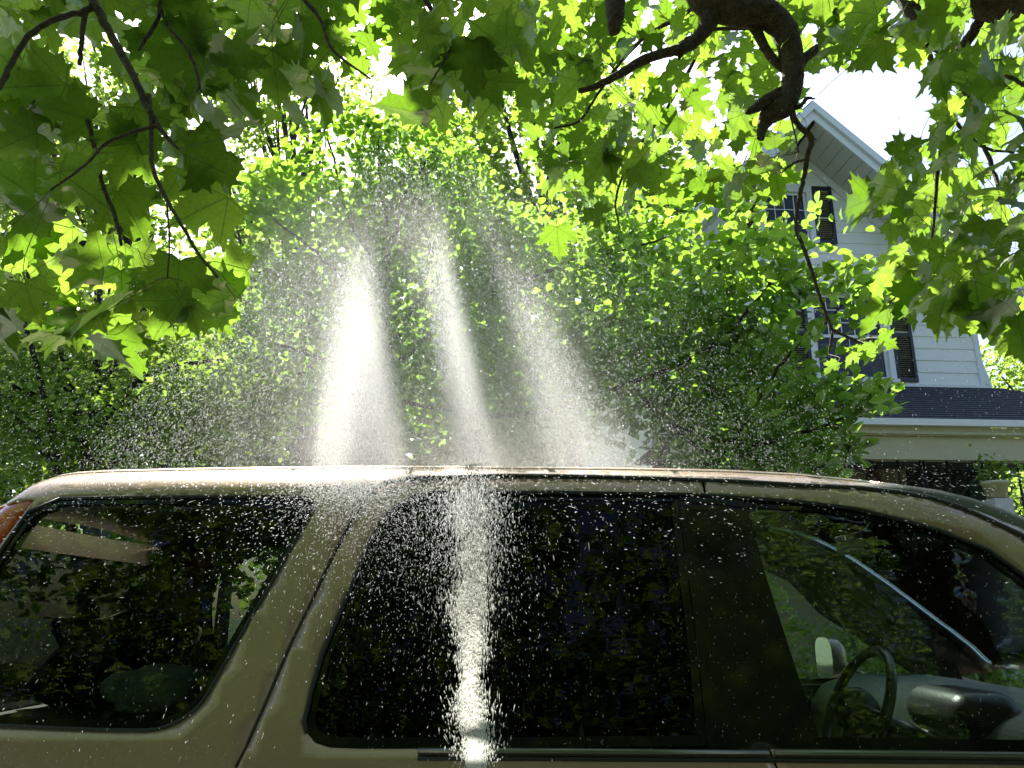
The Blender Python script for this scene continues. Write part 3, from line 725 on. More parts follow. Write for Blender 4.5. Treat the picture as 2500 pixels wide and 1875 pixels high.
def window(q, cols, rowsn, blind=True, split=None):
    u0, u1, z0, z1 = q; c = .095
    e = empty('window', (0, 0, 0), 0, house)
    MB().box((u0, -.05, z1 - c * 1.2), (u1, .06, z1)).box((u0, -.05, z0 + .04), (u0 + c, .06, z1 - c*1.2)).box((u1 - c, -.05, z0 + .04), (u1, .06, z1 - c*1.2)).build('window_casing', M['trimw'], e)
    MB().box((u0 - .03, -.08, z0 - .02), (u1 + .03, .06, z0 + .04)).build('window_sill', M['trimw'], e)
    a0, a1, b0, b1 = u0 + c, u1 - c, z0 + .04, z1 - c*1.2
    s = .045
    fr = MB().box((a0, .0, b1 - s), (a1, .04, b1)).box((a0, .0, b0), (a1, .04, b0 + s)).box((a0, .0, b0 + s), (a0 + s, .04, b1 - s)).box((a1 - s, .0, b0 + s), (a1, .04, b1 - s))
    mid = (b0 + b1) / 2 if split else None
    if mid: fr.box((a0 + s, -.005, mid - .025), (a1 - s, .045, mid + .025))
    fr.build('window_sash', M['trimw'], e)
    mu = MB(); g0 = mid + .025 if mid else b0 + s
    for k in range(1, cols): x = a0 + s + (a1 - a0 - 2*s) * k / cols; mu.box((x - .008, .014, g0), (x + .008, .022, b1 - s))
    for k in range(1, rowsn): z = g0 + (b1 - s - g0) * k / rowsn; mu.box((a0 + s, .0145, z - .008), (a1 - s, .0225, z + .008))
    if mid: mu.box(((a0+a1)/2 - .006, .014, b0 + s), ((a0+a1)/2 + .006, .022, mid - .025))
    mu.build('window_muntin', M['trimw'], e)
    MB().box((a0 + s, .024, b0 + s), (a1 - s, .028, b1 - s)).build('window_pane', M['pane'], e)
    if blind:
        n_ = int((b1 - b0 - .1) / .05)
        bl = MB()
        for k in range(n_): z = b0 + .05 + k * .05; bl.add([(a0+s, .10, z), (a1-s, .10, z), (a1-s, .125, z+.04), (a0+s, .125, z+.04)], [(0,1,2,3)])
        o = bl.build('window_blind', M['blind'], e)
    MB().box((a0 - .05, .60, b0 - .3), (a1 + .05, .62, b1 + .3)).build('curtain', simple('pale_curtain', (.42, .45, .52), .9), e)
window(win_u, 4, 3, False)
window(win_l, 5, 3, True, True)
def shutter(u0, u1, z0, z1):
    e = empty('shutter', (0, 0, 0), 0, house)
    MB().box((u0, -.055, z0), (u0 + .05, -.024, z1)).box((u1 - .05, -.055, z0), (u1, -.024, z1)).box((u0+.05, -.055, z0), (u1-.05, -.024, z0+.07)) \
        .box((u0+.05, -.055, z1-.07), (u1-.05, -.024, z1)).box((u0+.05, -.055, (z0+z1)/2-.03), (u1-.05, -.024, (z0+z1)/2+.03)).build('shutter_frame', M['shutter'], e)
    z = z0 + .08; lv = MB(); m_ = (z0+z1)/2
    while z < z1 - .10:
        if abs(z + .012 - m_) > .05: lv.add([(u0+.05, -.05, z), (u1-.05, -.05, z), (u1-.05, -.03, z+.03), (u0+.05, -.03, z+.03)], [(0,1,2,3)])
        z += .036
    lv.build('louvre', M['shutter'], e)['kind'] = 'stuff'
wd = .35
shutter(win_u[1] + .01, win_u[1] + wd, win_u[2] - .02, win_u[3]); shutter(win_u[0] - wd, win_u[0] - .01, win_u[2] - .02, win_u[3])
shutter(win_l[1] + .01, win_l[1] + wd, win_l[2] - .0, win_l[3]); shutter(win_l[0] - wd, win_l[0] - .01, win_l[2] - .0, win_l[3])
# porch
PW = 2.35
gu, gz = fac(2300, 1028, PW)
pl, pr = lu - .3, ru + 1.9
mb = MB(); nrow = 17
for k in range(nrow):
    t0, t1 = k / nrow, (k + 1) / nrow
    y0 = -PW + (PW - .03) * t0; y1 = -PW + (PW - .03) * t1 ; z0 = gz + .02 + (z_bot - .06 - gz) * t0; z1 = gz + .02 + (z_bot - .06 - gz) * t1
    hip = 1.7 * t0
    mb.add([(pl, y0, z0 - .03), (pr - hip, y0, z0 - .03), (pr - hip, y0, z0 + .016), (pl, y0, z0 + .016), (pl, y1 + .02, z1 + .004), (pr - hip, y1 + .02, z1 + .004), (pl, y1+.02, z1-.04), (pr-hip, y1+.02, z1-.04)],
           [(0, 1, 2, 3), (3, 2, 5, 4), (1, 7, 5, 2), (0, 3, 4, 6), (0, 6, 7, 1), (6, 4, 5, 7)])
o = mb.build('porch_roof', M['shingle'], house)
MB().box((pl, -PW - .12, gz - .085), (pr, -PW - .03, gz + .0)).build('porch_gutter', M['trimw'], house)
MB().box((pl, -PW - .03, gz - .20), (pr, -PW + .02, gz - .088)).box((pl, -PW - .055, gz - .185), (pr, -PW - .031, gz - .15)).build('porch_fascia', M['beige'], house)
MB().box((pl, -PW + .021, gz - .50), (pr, -PW + .18, gz - .203)).build('porch_beam', M['beige'], house)
MB().box((pl, -PW + .2, gz - .20), (pr, -.03, gz - .17)).build('porch_ceiling', M['cabin'], house)
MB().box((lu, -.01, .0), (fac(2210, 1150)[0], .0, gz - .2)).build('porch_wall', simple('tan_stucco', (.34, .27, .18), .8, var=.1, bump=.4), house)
MB().box((fac(2210, 1150)[0], -.012, .0), (ru, .0, gz - .2)).build('porch_dark_sheet', simple('near_black_sheet', (.012, .014, .012), .5), house)  # near-black sheet put in for the darkness under the porch
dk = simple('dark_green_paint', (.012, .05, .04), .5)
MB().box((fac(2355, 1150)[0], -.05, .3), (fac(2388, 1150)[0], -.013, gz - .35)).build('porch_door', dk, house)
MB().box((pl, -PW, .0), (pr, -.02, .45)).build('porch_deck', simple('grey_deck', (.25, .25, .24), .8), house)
# dark diagonal beam under the right of the porch
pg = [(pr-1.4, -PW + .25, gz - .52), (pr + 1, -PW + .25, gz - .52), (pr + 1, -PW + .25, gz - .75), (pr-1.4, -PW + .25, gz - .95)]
MB().prism(pg, (0, 1.2, 0)).build('porch_bracket', simple('dark_brown_board', (.05, .045, .04), .7), house)
# wrought iron posts with scrolls, one thing each
def scroll_post(u, label, grp='wrought iron porch supports', top=None, wid=.30, arch_dir=0):
    top = top or gz - .50
    base = HO + HU * u + HN * (PW - .10)
    e = empty('iron_post', (base.x, base.y, .45), PSI); tag(e, label, 'porch post', grp)
    H = top - .45
    for dx in (0, wid): MB().tube([(dx, 0, 0), (dx, 0, H)], .014, 6).build('upright', M['iron'], e, True)
    for k in range(int(H / .22)):
        z = .12 + k * .22; s = 1 if k % 2 else -1
        mb = MB(); c = Vector((wid / 2, 0, z)); pts = []
        for t in np.linspace(0, 2.4 * math.pi, 16): rr_ = .10 - .032 * t / math.pi; pts.append(c + Vector((s * rr_ * math.cos(t), 0, rr_ * math.sin(t))))
        mb.tube(pts, .009, 5); mb.build('scroll', M['iron'], e, True)
    if arch_dir:
        for sd in (arch_dir,):
            pts = [(wid/2 + sd * (wid/2 + .9 * (1 - math.cos(a))), 0, H - .85 + .80 * math.sin(a)) for a in np.linspace(0, math.pi/2, 10)]
            MB().tube(pts, .012, 6).build('arch_bar', M['iron'], e, True)
            for k in range(9):
                a = (k + .5) / 9 * math.pi / 2; c = Vector((wid/2 + sd * (wid/2 + .9 * (1 - math.cos(a)) - .02), 0, H - .80 + .80 * math.sin(a) + .07)); pts = []
                for t in np.linspace(0, 2.4 * math.pi, 12): rr_ = .085 - .03 * t / math.pi; pts.append(c + Vector((rr_ * math.cos(t), 0, rr_ * math.sin(t))))
                MB().tube(pts, .008, 5).build('scroll', M['iron'], e, True)
    return e
scroll_post(fac(2205, 1150, PW)[0], 'black scrolled iron post with leafy arch left of the green porch door', arch_dir=-1)
scroll_post(fac(2270, 1150, PW)[0], 'black scrolled iron post in the dark middle of the porch', arch_dir=1)
scroll_post(fac(2440, 1150, PW)[0], 'black scrolled iron post at the far right beside the white pier', wid=.32, arch_dir=1)
# brown star ornament on the porch wall
cu, cz_ = fac(2128, 1150); sb = HO + HU * cu + HN * .03
st = MB(); 
pts = [(.24 * (1 if k % 2 == 0 else .42) * math.sin(k * math.pi / 5), 0, .24 * (1 if k % 2 == 0 else .42) * math.cos(k * math.pi / 5)) for k in range(10)]
st.add([(0, -.06, 0), (0, 0, 0)] + pts, [(0, 2 + k, 2 + (k + 1) % 10) for k in range(10)] + [(1, 2 + (k + 1) % 10, 2 + k) for k in range(10)])
o = st.build('star_ornament', simple('rust_brown_metal', (.12, .045, .025), .5, .5)); o.location = (sb.x, sb.y, cz_); o.rotation_euler = (0, 0, PSI)
tag(o, 'rusty brown metal star hanging on the tan porch wall', 'wall star')
# pier and pot
pu, pz = fac(2408, 1216, PW + .05); pb = HO + HU * pu + HN * (PW + .25)
pier = empty('porch_pier', (pb.x, pb.y, 0), PSI); tag(pier, 'pale block pier at the right of the porch carrying a plant pot', 'pier')
ht = at(2408, 1216, pb.y).z; z = 0.0
while z < ht - .02:
    z2 = min(z + .2, ht); MB().box((-.115, -.115, z + .004), (.115, .115, z2)).build('block', simple('pale_concrete', (.55, .53, .54), .8, bump=.3), pier); z += .2
pot = empty('plant_pot', (pb.x, pb.y, ht + .001), 0); tag(pot, 'cream square-rimmed pot of trailing leaves standing on the pale pier', 'plant pot')
MB().lathe([(.11, 0), (.145, .16), (.16, .165), (.16, .20), (.14, .20), (.13, .17)], (0, 0, 0), 20).build('pot', simple('cream_pot', (.52, .50, .32), .6), pot, True)

# ================================================================== LEAVES
MAPLE_HALF = [(0,0),(.05,-.055),(.13,-.085),(.22,-.095),(.34,-.175),(.35,-.07),(.41,-.045),(.50,-.035),(.44,.04),(.43,.12),(.48,.185),(.62,.19),(.55,.265),(.56,.32),(.73,.43),(.59,.435),(.52,.46),(.52,.55),(.42,.50),(.31,.475),(.22,.47),(.225,.56),(.25,.62),(.37,.70),(.26,.715),(.19,.76),(.20,.85),(.115,.83),(.06,.90),(0,1.04)]
def maple_template(seed, detail=True):
    r_ = np.random.default_rng(seed)
    def half():
        h = [np.array(p, float) for p in MAPLE_HALF]
        return [p if i in (0, len(h)-1) else p * (1 + r_.normal(0, .035, 2)) + r_.normal(0, .008, 2) for i, p in enumerate(h)]
    a, b = half(), half()
    out = [tuple(p) for p in a] + [(-p[0], p[1]) for p in b[-2:0:-1]]
    if not detail: out = out[::1]
    vein_ends = [(0, .95), (.60, .38), (-.60, .38), (.30, -.10), (-.30, -.10)]
    V = [Vector(p) for p in out]; n = len(V); E = [(i, (i+1) % n) for i in range(n)]
    if detail:
        for (x, y) in vein_ends:
            prev = 0
            for t in (.3, .6, .85):
                V.append(Vector((x*t, y*t))); E.append((prev, len(V)-1)); prev = len(V)-1
        for k in range(26):
            x, y = r_.uniform(-.5, .5), r_.uniform(-.05, .85)
            if inpoly(x, y, out): V.append(Vector((x, y)))
    rs = delaunay_2d_cdt(V, E, [], 0, 1e-6)
    vs = [(v.x, v.y) for v in rs[0]]; fs = []
    for f in rs[2]:
        c = np.mean([vs[i] for i in f], axis=0)
        if inpoly(c[0], c[1], out): fs.append(tuple(f))
    uv = np.array(vs)
    cup, droop, tw = r_.uniform(.05, .32), r_.uniform(-.1, .6), r_.uniform(-.4, .4)
    z = np.zeros(len(uv))
    rad = np.hypot(uv[:, 0], uv[:, 1] - .2)
    dmin = np.full(len(uv), 9.)
    for (x, y) in vein_ends:
        d = np.array((x, y)) / math.hypot(x, y); cr = np.abs(uv[:, 0]*d[1] - uv[:, 1]*d[0]); dt = uv @ d
        dmin = np.minimum(dmin, np.where(dt > -.02, cr, 9))
    z += np.minimum(dmin, .2) * .35                      # quilted between the veins
    z -= droop * np.maximum(uv[:, 1], 0)**2 * .6
    z += (cup if r_.random() < .6 else -cup) * uv[:, 0]**2 * 2
    z += tw * uv[:, 0] * uv[:, 1] * .8
    z += .03 * np.sin(uv[:, 0] * 9 + seed) * np.cos(uv[:, 1] * 8)
    V3 = np.column_stack([uv[:, 0], uv[:, 1], z])
    fa = []
    for f in fs:
        p, q, s = (uv[i] for i in f); cr = (q[0]-p[0])*(s[1]-p[1]) - (q[1]-p[1])*(s[0]-p[0])
        fa.append(f if cr > 0 else f[::-1])
    return V3, np.array(fa), uv
def ovate_template(seed, w=.30, tri=False):
    r_ = np.random.default_rng(seed)
    ys = [0, .18, .42, .68, .88, 1.0] if not tri else [0, .35, .75, 1.0]
    ws = [.03, .72, 1.0, .82, .42, 0] if not tri else [.05, 1, .7, 0]
    V = []; F_ = []; fold = r_.uniform(.15, .5); bend = r_.uniform(0, .5)
    for y, q in zip(ys, ws):
        zb = -bend * y * y * .5
        V += [(-w*q, y, zb + fold*w*q), (0, y, zb), (w*q, y, zb + fold*w*q)]
    for i in range(len(ys) - 1):
        a = i * 3
        for (p, q) in ((a, a+1), (a+1, a+2)): F_ += [(p, q, q+3), (p, q+3, p+3)]
    V = np.array(V); return V, np.array(F_), V[:, :2].copy()
def frame(nrm, tip):
    n = nrm / np.linalg.norm(nrm); t = tip - n * tip.dot(n); t /= (np.linalg.norm(t) + 1e-9); x = np.cross(t, n)
    return np.column_stack([x, t, n])
def leaf_cloud(name, templates, pos, nrm, tip, size, m, parent=None):
    """joins many leaves into one mesh; arrays of length N"""
    N = len(pos); nrm = nrm / np.linalg.norm(nrm, axis=1)[:, None]
    t = tip - nrm * (tip * nrm).sum(1)[:, None]; t /= (np.linalg.norm(t, axis=1)[:, None] + 1e-9); x = np.cross(t, nrm)
    which = rng.integers(0, len(templates), N); Vs = []; Fs = []; UV = []; T = []; base = 0
    for k, (V3, Fc, uv) in enumerate(templates):
        idx = np.where(which == k)[0]
        if len(idx) == 0: continue
        B = np.stack([x[idx], t[idx], nrm[idx]], axis=2)          # (m,3,3)
        P = np.einsum('mij,vj->mvi', B, V3) * size[idx][:, None, None] + pos[idx][:, None, :]
        nv = len(V3); Vs.append(P.reshape(-1, 3)); Fs.append((Fc[None] + (np.arange(len(idx)) * nv)[:, None, None] + base).reshape(-1, 3))
        UV.append(np.tile(np.column_stack([uv, np.zeros(nv)]), (len(idx), 1))); T.append(np.repeat(rng.random(len(idx)), nv)); base += nv * len(idx)
    return big_mesh(name, np.concatenate(Vs), np.concatenate(Fs), m, parent, True, {'tint': np.concatenate(T), 'luv': np.concatenate(UV)})
MT = [maple_template(s) for s in range(8)]
MTL = [maple_template(s + 20, False) for s in range(5)]
AT = [ovate_template(s, random.uniform(.24, .36)) for s in range(6)]
ATL = [ovate_template(s, .33, True) for s in range(4)]
def leaf_meshes(templates, m, nm):
    out = []
    for V3, Fc, uv in templates:
        me = bpy.data.meshes.new(nm); me.from_pydata(V3.tolist(), [], Fc.tolist())
        me.polygons.foreach_set('use_smooth', [True] * len(me.polygons))
        me.attributes.new('luv', 'FLOAT_VECTOR', 'POINT').data.foreach_set('vector', np.column_stack([uv, np.zeros(len(uv))]).astype(np.float32).ravel())
        me.materials.append(m); out.append(me)
    return out
MLM = leaf_meshes(MT, M['maple'], 'maple_leaf'); ALM = leaf_meshes(AT, M['apple'], 'apple_leaf')
def put_leaf(me, pos, nrm, tip, size, parent):
    o = bpy.data.objects.new('leaf', me); COL.objects.link(o); o.parent = parent
    m = Matrix([list(r_) for r_ in frame(np.array(nrm, float), np.array(tip, float))]).to_4x4()
    o.matrix_world = Matrix.Translation(Vector(pos)) @ m @ Matrix.Scale(size, 4)
    if parent.location.length or parent.rotation_euler.z: o.matrix_parent_inverse = pmat(parent).inverted()
    return o
S3 = np.array(SUN)
def sunrand(n_, spread, up=0.0):
    v = S3 + np.array((0, 0, up)) + rng.normal(0, spread, (n_, 3)); return v / np.linalg.norm(v, axis=1)[:, None]

# ================================================================== MAPLE (overhanging the camera)
maple = empty('maple_tree', (3.4, -1.6, 0)); PMI = pmat(maple).inverted()
tag(maple, 'maple tree whose broad lobed leaves and dark branches hang over the top', 'tree')
def wobble(pts, amp):
    out = []
    for i, p in enumerate(pts):
        k = 0 if i in (0, len(pts)-1) else 1; out.append(Vector(p[:3]) + Vector(rng.normal(0, amp * k, 3)))
    return out
def branch(path, parent, name='branch', m=None, n=8, amp=.15, world=True):
    """path: (px, py, Y, r_px) in the 2212 scale"""
    q = spline(path, 7); pts = []; rad = []
    for px, py, Y, rp_ in q:
        p = at2(px, py, Y); pts.append(p); rad.append(max(.0012, rp_ / 1736 * (p - CAM).length * (1 + rng.normal(0, .035))))
    pts = [p if i in (0, len(pts)-1) else p + Vector(rng.normal(0, amp * min(rad[i], .008), 3)) for i, p in enumerate(pts)]
    MB().tube(pts, rad, n).build(name, m or M['bark'], parent, True, world=True); return pts
MB_pts = []
MB_pts += branch([(1495,-60,2.6,34),(1530,0,2.6,32),(1590,22,2.6,30),(1650,30,2.6,29),(1690,60,2.6,25),(1710,120,2.6,22),(1712,180,2.6,20),(1695,225,2.6,22),(1665,245,2.6,20),(1650,270,2.6,12),(1643,300,2.6,7)], maple, n=14, amp=.12)
MB_pts += branch([(1700,215,2.6,15),(1660,215,2.58,12),(1630,235,2.56,9),(1612,243,2.55,4)], maple)
MB_pts += branch([(1690,195,2.62,10),(1650,222,2.6,12),(1625,238,2.6,8)], maple)
MB_pts += branch([(1540,30,2.6,20),(1515,75,2.6,14),(1480,102,2.6,12),(1435,115,2.6,10),(1390,130,2.6,10),(1330,165,2.6,8),(1290,185,2.6,7),(1250,196,2.6,5)], maple)
MB_pts += branch([(1475,105,2.6,9),(1470,120,2.6,5),(1464,135,2.6,2)], maple, n=6)
MB_pts += branch([(1610,35,2.62,10),(1635,70,2.62,10),(1660,115,2.62,9),(1692,150,2.62,8)], maple)
MB_pts += branch([(1715,160,2.6,10),(1745,120,2.62,9),(1790,95,2.65,9),(1860,78,2.7,9),(1930,70,2.75,8),(1985,90,2.8,7),(2050,115,2.8,6),(2120,128,2.8,5),(2180,165,2.8,4),(2240,200,2.8,3)], maple)
MB_pts += branch([(1950,-60,2.7,22),(1968,0,2.7,21),(1990,50,2.7,19),(2000,80,2.7,16),(1998,105,2.7,7)], maple, n=12)
MB_pts += branch([(2070,-90,2.4,46),(2130,-12,2.4,42),(2200,-2,2.4,38),(2290,10,2.4,36),(2420,0,2.4,44)], maple, n=14)
MB_pts += branch([(2125,30,2.45,8),(2095,80,2.5,9),(2062,122,2.55,9),(2035,145,2.6,7),(2012,170,2.6,5)], maple)
MB_pts += branch([(2062,122,2.55,8),(2070,170,2.5,5),(2100,230,2.5,5),(2120,300,2.5,4),(2150,380,2.45,4),(2160,430,2.4,3)], maple, n=6)
MB_pts += branch([(2000,100,2.7,5),(2020,150,2.65,5),(2050,215,2.6,5),(2055,260,2.6,4),(2030,340,2.5,4),(2022,420,2.5,3),(2016,500,2.5,2),(2000,560,2.5,1.5)], maple, n=6)
MB_pts += branch([(2052,250,2.6,4),(2090,290,2.55,3),(2130,320,2.5,3),(2190,330,2.4,2)], maple, n=6)
MB_pts += branch([(1708,235,2.6,7),(1722,268,2.6,6),(1752,297,2.6,6),(1744,340,2.6,5),(1735,390,2.6,4.5),(1722,450,2.6,4),(1722,500,2.6,4),(1745,560,2.6,4),(1768,630,2.6,3.5),(1788,690,2.6,3.5),(1800,716,2.6,3)], maple, n=7)
MB_pts += branch([(1710,235,2.6,5),(1730,228,2.58,4),(1745,212,2.58,3.5),(1760,214,2.58,1.5)], maple, n=6)
MB_pts += branch([(1744,345,2.6,3),(1720,350,2.58,2.5),(1700,362,2.58,2.5),(1690,372,2.58,1.5)], maple, n=6)
MB_pts += branch([(1752,297,2.6,3),(1764,302,2.6,1)], maple, n=5)
MB_pts += branch([(1800,712,2.6,3.5),(1835,730,2.6,3),(1860,738,2.6,3),(1882,733,2.6,2)], maple, n=6)
MB_pts += branch([(1800,712,2.6,3),(1794,745,2.6,2.5),(1790,770,2.6,1.5)], maple, n=6)
MB_pts += branch([(1345,-60,2.5,24),(1330,-10,2.5,20),(1328,40,2.5,17),(1326,72,2.5,9)], maple, n=12)
MB_pts += branch([(1560,-30,2.8,4),(1480,30,2.8,4),(1400,75,2.8,4),(1340,135,2.8,3.5),(1290,205,2.8,3),(1250,262,2.8,2.5),(1190,278,2.8,2)], maple, n=6)
MB_pts += branch([(1620,60,2.8,4),(1520,68,2.8,3.5),(1440,110,2.8,3),(1380,145,2.8,2)], maple, n=6)
MB_pts += branch([(1500,130,2.9,3.5),(1440,235,2.9,3.5),(1400,290,2.9,3),(1360,350,2.9,3),(1330,430,2.9,2.5),(1340,500,2.9,1.5)], maple, n=6)
MB_pts += branch([(1700,60,2.9,4),(1702,110,2.9,3),(1700,200,2.9,2),(1725,330,2.9,1.5)], maple, n=6)
# left-hand sprays
ML_pts = []
ML_pts += branch([(170,-60,1.72,9),(200,0,1.72,8),(245,85,1.72,7.5),(290,170,1.70,7),(325,245,1.69,6),(360,295,1.68,4.5),(386,322,1.68,2)], maple, n=8)
ML_pts += branch([(205,0,1.72,7),(190,22,1.72,6),(140,35,1.70,5),(80,62,1.68,5),(40,110,1.67,5),(0,185,1.66,5),(-50,260,1.65,4)], maple, n=8)
ML_pts += branch([(186,25,1.72,5),(176,85,1.72,4.5),(172,140,1.72,4)], maple, n=7)
ML_pts += branch([(322,205,1.70,5),(326,270,1.68,4),(330,360,1.66,4),(360,430,1.64,4),(400,500,1.62,3.5),(430,550,1.62,3),(470,600,1.60,2)], maple, n=7)
ML_pts += branch([(360,440,1.64,2),(366,520,1.62,1.8),(362,600,1.62,1.5)], maple, n=6)
ML_pts += branch([(345,270,1.68,4),(290,285,1.67,3.5),(230,310,1.66,3),(180,360,1.64,2.5),(110,410,1.62,2)], maple, n=6)
ML_pts += branch([(190,260,1.82,4),(210,340,1.82,4),(222,400,1.82,4),(250,470,1.82,4),(262,530,1.82,3)], maple, n=6)
ML_pts += branch([(345,0,1.77,4),(340,45,1.77,4),(310,90,1.77,3.5),(300,110,1.77,2)], maple, n=6)
ML_pts += branch([(345,15,1.77,4),(365,60,1.76,3.5),(410,115,1.75,3.5),(430,180,1.74,3),(425,200,1.74,2)], maple, n=6)
ML_pts += branch([(900,-40,1.82,6),(925,10,1.82,5),(955,55,1.82,5),(988,92,1.82,6),(1030,88,1.82,3)], maple, n=6)
ML_pts += branch([(985,92,1.82,3),(960,130,1.80,2.2),(930,180,1.79,1.8)], maple, n=6)
ML_pts += branch([(620,-40,1.82,5),(690,40,1.82,4),(720,110,1.80,3),(800,170,1.78,2)], maple, n=6)
# hidden structure of the tree: trunk behind the viewer, limbs overhead
TR = Vector((3.4, -1.6, 0))
def wt(pts, rad, nm, m=None, parent=maple, n=12):
    q = spline([tuple(p) + (r_,) for p, r_ in zip(pts, rad)], 6)
    return MB().tube([v[:3] for v in q], [v[3] for v in q], n).build(nm, m or M['bark'], parent, True, world=True)
wt([(3.4,-1.6,0),(3.38,-1.55,1.4),(3.3,-1.4,2.8),(3.2,-1.2,4.2),(2.9,-.6,6.5),(2.4,.6,9)], [.30,.22,.20,.18,.12,.06], 'trunk')
def endp(px, py, Y): p = at2(px, py, Y); return (p.x, p.y, p.z)
wt([(3.25,-1.3,3.4),(2.6,0,3.8),(1.6,1.6,4.1), endp(1495,-60,2.6)], [.11,.08,.055,.05], 'limb')
wt([(3.25,-1.3,3.6),(2.7,.3,3.9),(2.2,1.6,3.95), endp(1950,-60,2.7)], [.10,.07,.05,.034], 'limb')
wt([(3.3,-1.4,3.0),(2.9,0,3.4),(2.4,1.5,3.6), endp(2070,-90,2.4)], [.11,.09,.08,.07], 'limb')
wt([(3.2,-1.2,4.2),(1.2,.2,4.4),(-.4,1.2,4.2), endp(170,-60,1.72)], [.10,.07,.03,.012], 'limb')
wt([(3.2,-1.2,4.3),(1.6,.8,4.3),(.6,1.5,3.9), endp(1345,-60,2.5)], [.08,.05,.04,.036], 'limb')
wt([(3.1,-1.0,5.0),(1.0,2.0,6.6),(-1,4.0,7.6),(-2.0,7.0,8.9)], [.13,.09,.06,.03], 'limb')

mleaves = []       # (pos, normal, tip, size)
def region_leaves(poly, n_, Y0, Y1, size, spacing, avoid=(), pts=None, tries=60, tipdown=.8, spread=.42):
    xs = [p[0] for p in poly]; ys = [p[1] for p in poly]; got = []
    for _ in range(n_ * tries):
        if len(got) >= n_: break
        x, y = rng.uniform(min(xs), max(xs)), rng.uniform(min(ys), max(ys))
        if not inpoly(x, y, poly) or any(inpoly(x, y, a) for a in avoid): continue
        if got and min((x-a)**2 + (y-b)**2 for a, b in got) < spacing**2: continue
        got.append((x, y))
    for x, y in got:
        Y = rng.uniform(Y0, Y1); s = size * rng.uniform(.72, 1.18)
        p = np.array(at2(x, y, Y)); nrm = sunrand(1, spread)[0]
        tip = np.array((rng.normal(0, .75), rng.normal(-.35, .5), -tipdown * rng.uniform(.5, 1.4)))
        fr = frame(nrm, tip); pos = p - fr[:, 1] * s * .45
        mleaves.append((pos, nrm, tip, s))
SKY = [(1745,170),(1800,180),(1850,150),(1900,165),(1985,165),(2020,230),(1985,300),(1960,320),(1905,330),(1850,280),(1790,230),(1745,205)]
HW = [(1740,290),(1870,320),(1930,420),(1920,620),(1600,620),(1625,440),(1710,400)]
def grow(poly, d):
    cx_ = sum(p[0] for p in poly)/len(poly); cy_ = sum(p[1] for p in poly)/len(poly)
    return [(cx_ + (x-cx_)*(1+d/100), cy_ + (y-cy_)*(1+d/100)) for x, y in poly]
HOUSEWIN = [(1640,180),(1800,250),(1930,340),(1850,420),(1800,470),(1780,800),(1600,800),(1640,400)]
GAPL = [(60,90),(150,70),(215,60),(240,150),(330,215),(260,230),(120,190),(80,150)]
GAPM = [(500,250),(640,230),(650,330),(520,360)]
left_poly = [(-60,-60),(1130,-60),(1140,120),(1060,200),(960,250),(830,270),(700,250),(560,240),(470,330),(500,430),(500,600),(480,700),(300,700),(160,740),(-60,700)]
region_leaves(left_poly, 170, 1.78, 2.4, .148, 44, avoid=[GAPL, GAPM])
region_leaves([(-60,620),(180,640),(460,600),(480,690),(330,720),(200,700),(60,690),(-60,700)], 14, 1.6, 1.9, .125, 50)
# right: smaller, further and brighter
rp_poly = [(1120,-40),(1750,-40),(1720,260),(1700,420),(1600,440),(1500,420),(1420,400),(1350,440),(1200,420),(1130,330),(1090,200),(1010,150)]
region_leaves(rp_poly, 215, 2.55, 3.5, .128, 26, avoid=[[(1260,150),(1330,120),(1380,170),(1300,230)], HW], spread=.5)
rr_poly = [(1740,-40),(2260,-40),(2260,760),(2100,700),(1960,660),(1890,600),(1910,480),(1900,400),(1960,340),(2010,300),(2020,220),(1990,140),(1880,120),(1760,140)]
region_leaves(rr_poly, 150, 2.0, 3.0, .134, 32, avoid=[grow(SKY, 8), HW], spread=.48)
def one(px, py, Y, s, tip=(0, -.1, -1), nrm=None, jit=.12):
    p = np.array(at2(px, py, Y)); nn = np.array(nrm) if nrm is not None else S3 + rng.normal(0, jit, 3)
    fr = frame(nn, np.array(tip, float)); mleaves.append((p - fr[:, 1] * s * .45, nn, np.array(tip, float), s))
one(265, 770, 1.65, .125, (.15, -.1, -1)); one(225, 720, 1.7, .11, (-.3, 0, -1)); one(420, 690, 1.7, .075, (.2, 0, -1)); one(150,690,1.7,.10,(-.5,0,-1))
one(1205, 520, 2.3, .105, (.1, -.1, -1)); one(1235, 440, 2.35, .10, (.5, 0, -.8)); one(1180,470,2.4,.09,(-.6,0,-.8)); one(1290,470,2.4,.085,(.4,0,-.9))
one(1840, 770, 2.55, .075, (-.4, 0, -1)); one(1880, 765, 2.5, .09, (.1, 0, -1)); one(1915, 740, 2.5, .075, (.8, 0, -.5)); one(1795, 795, 2.55, .06, (-.2, 0, -1)); one(1835,735,2.6,.06,(-.8,0,-.3))
one(1850, 440, 2.0, .125, (-1, -.1, -.35)); one(1905, 400, 2.0, .12, (-.7, -.1, .2)); one(1960, 320, 2.1, .10, (.5, 0, .5))
one(1890, 690, 2.0, .10, (-.2, 0, -1)); one(1905, 610, 2.0, .105, (-.3, 0, -1)); one(2030, 670, 1.9, .13, (0, 0, -1)); one(2110,650,1.9,.12,(.3,0,-1)); one(1965,650,1.95,.11,(-.2,0,-1)); one(2150,690,1.9,.12,(.2,0,-1))
one(1145, 205, 2.3, .09, (.9, 0, .2)); one(585, 255, 2.6, .07, (-.2,0,-1)); one(955,60,2.6,.06,(.3,0,-1))
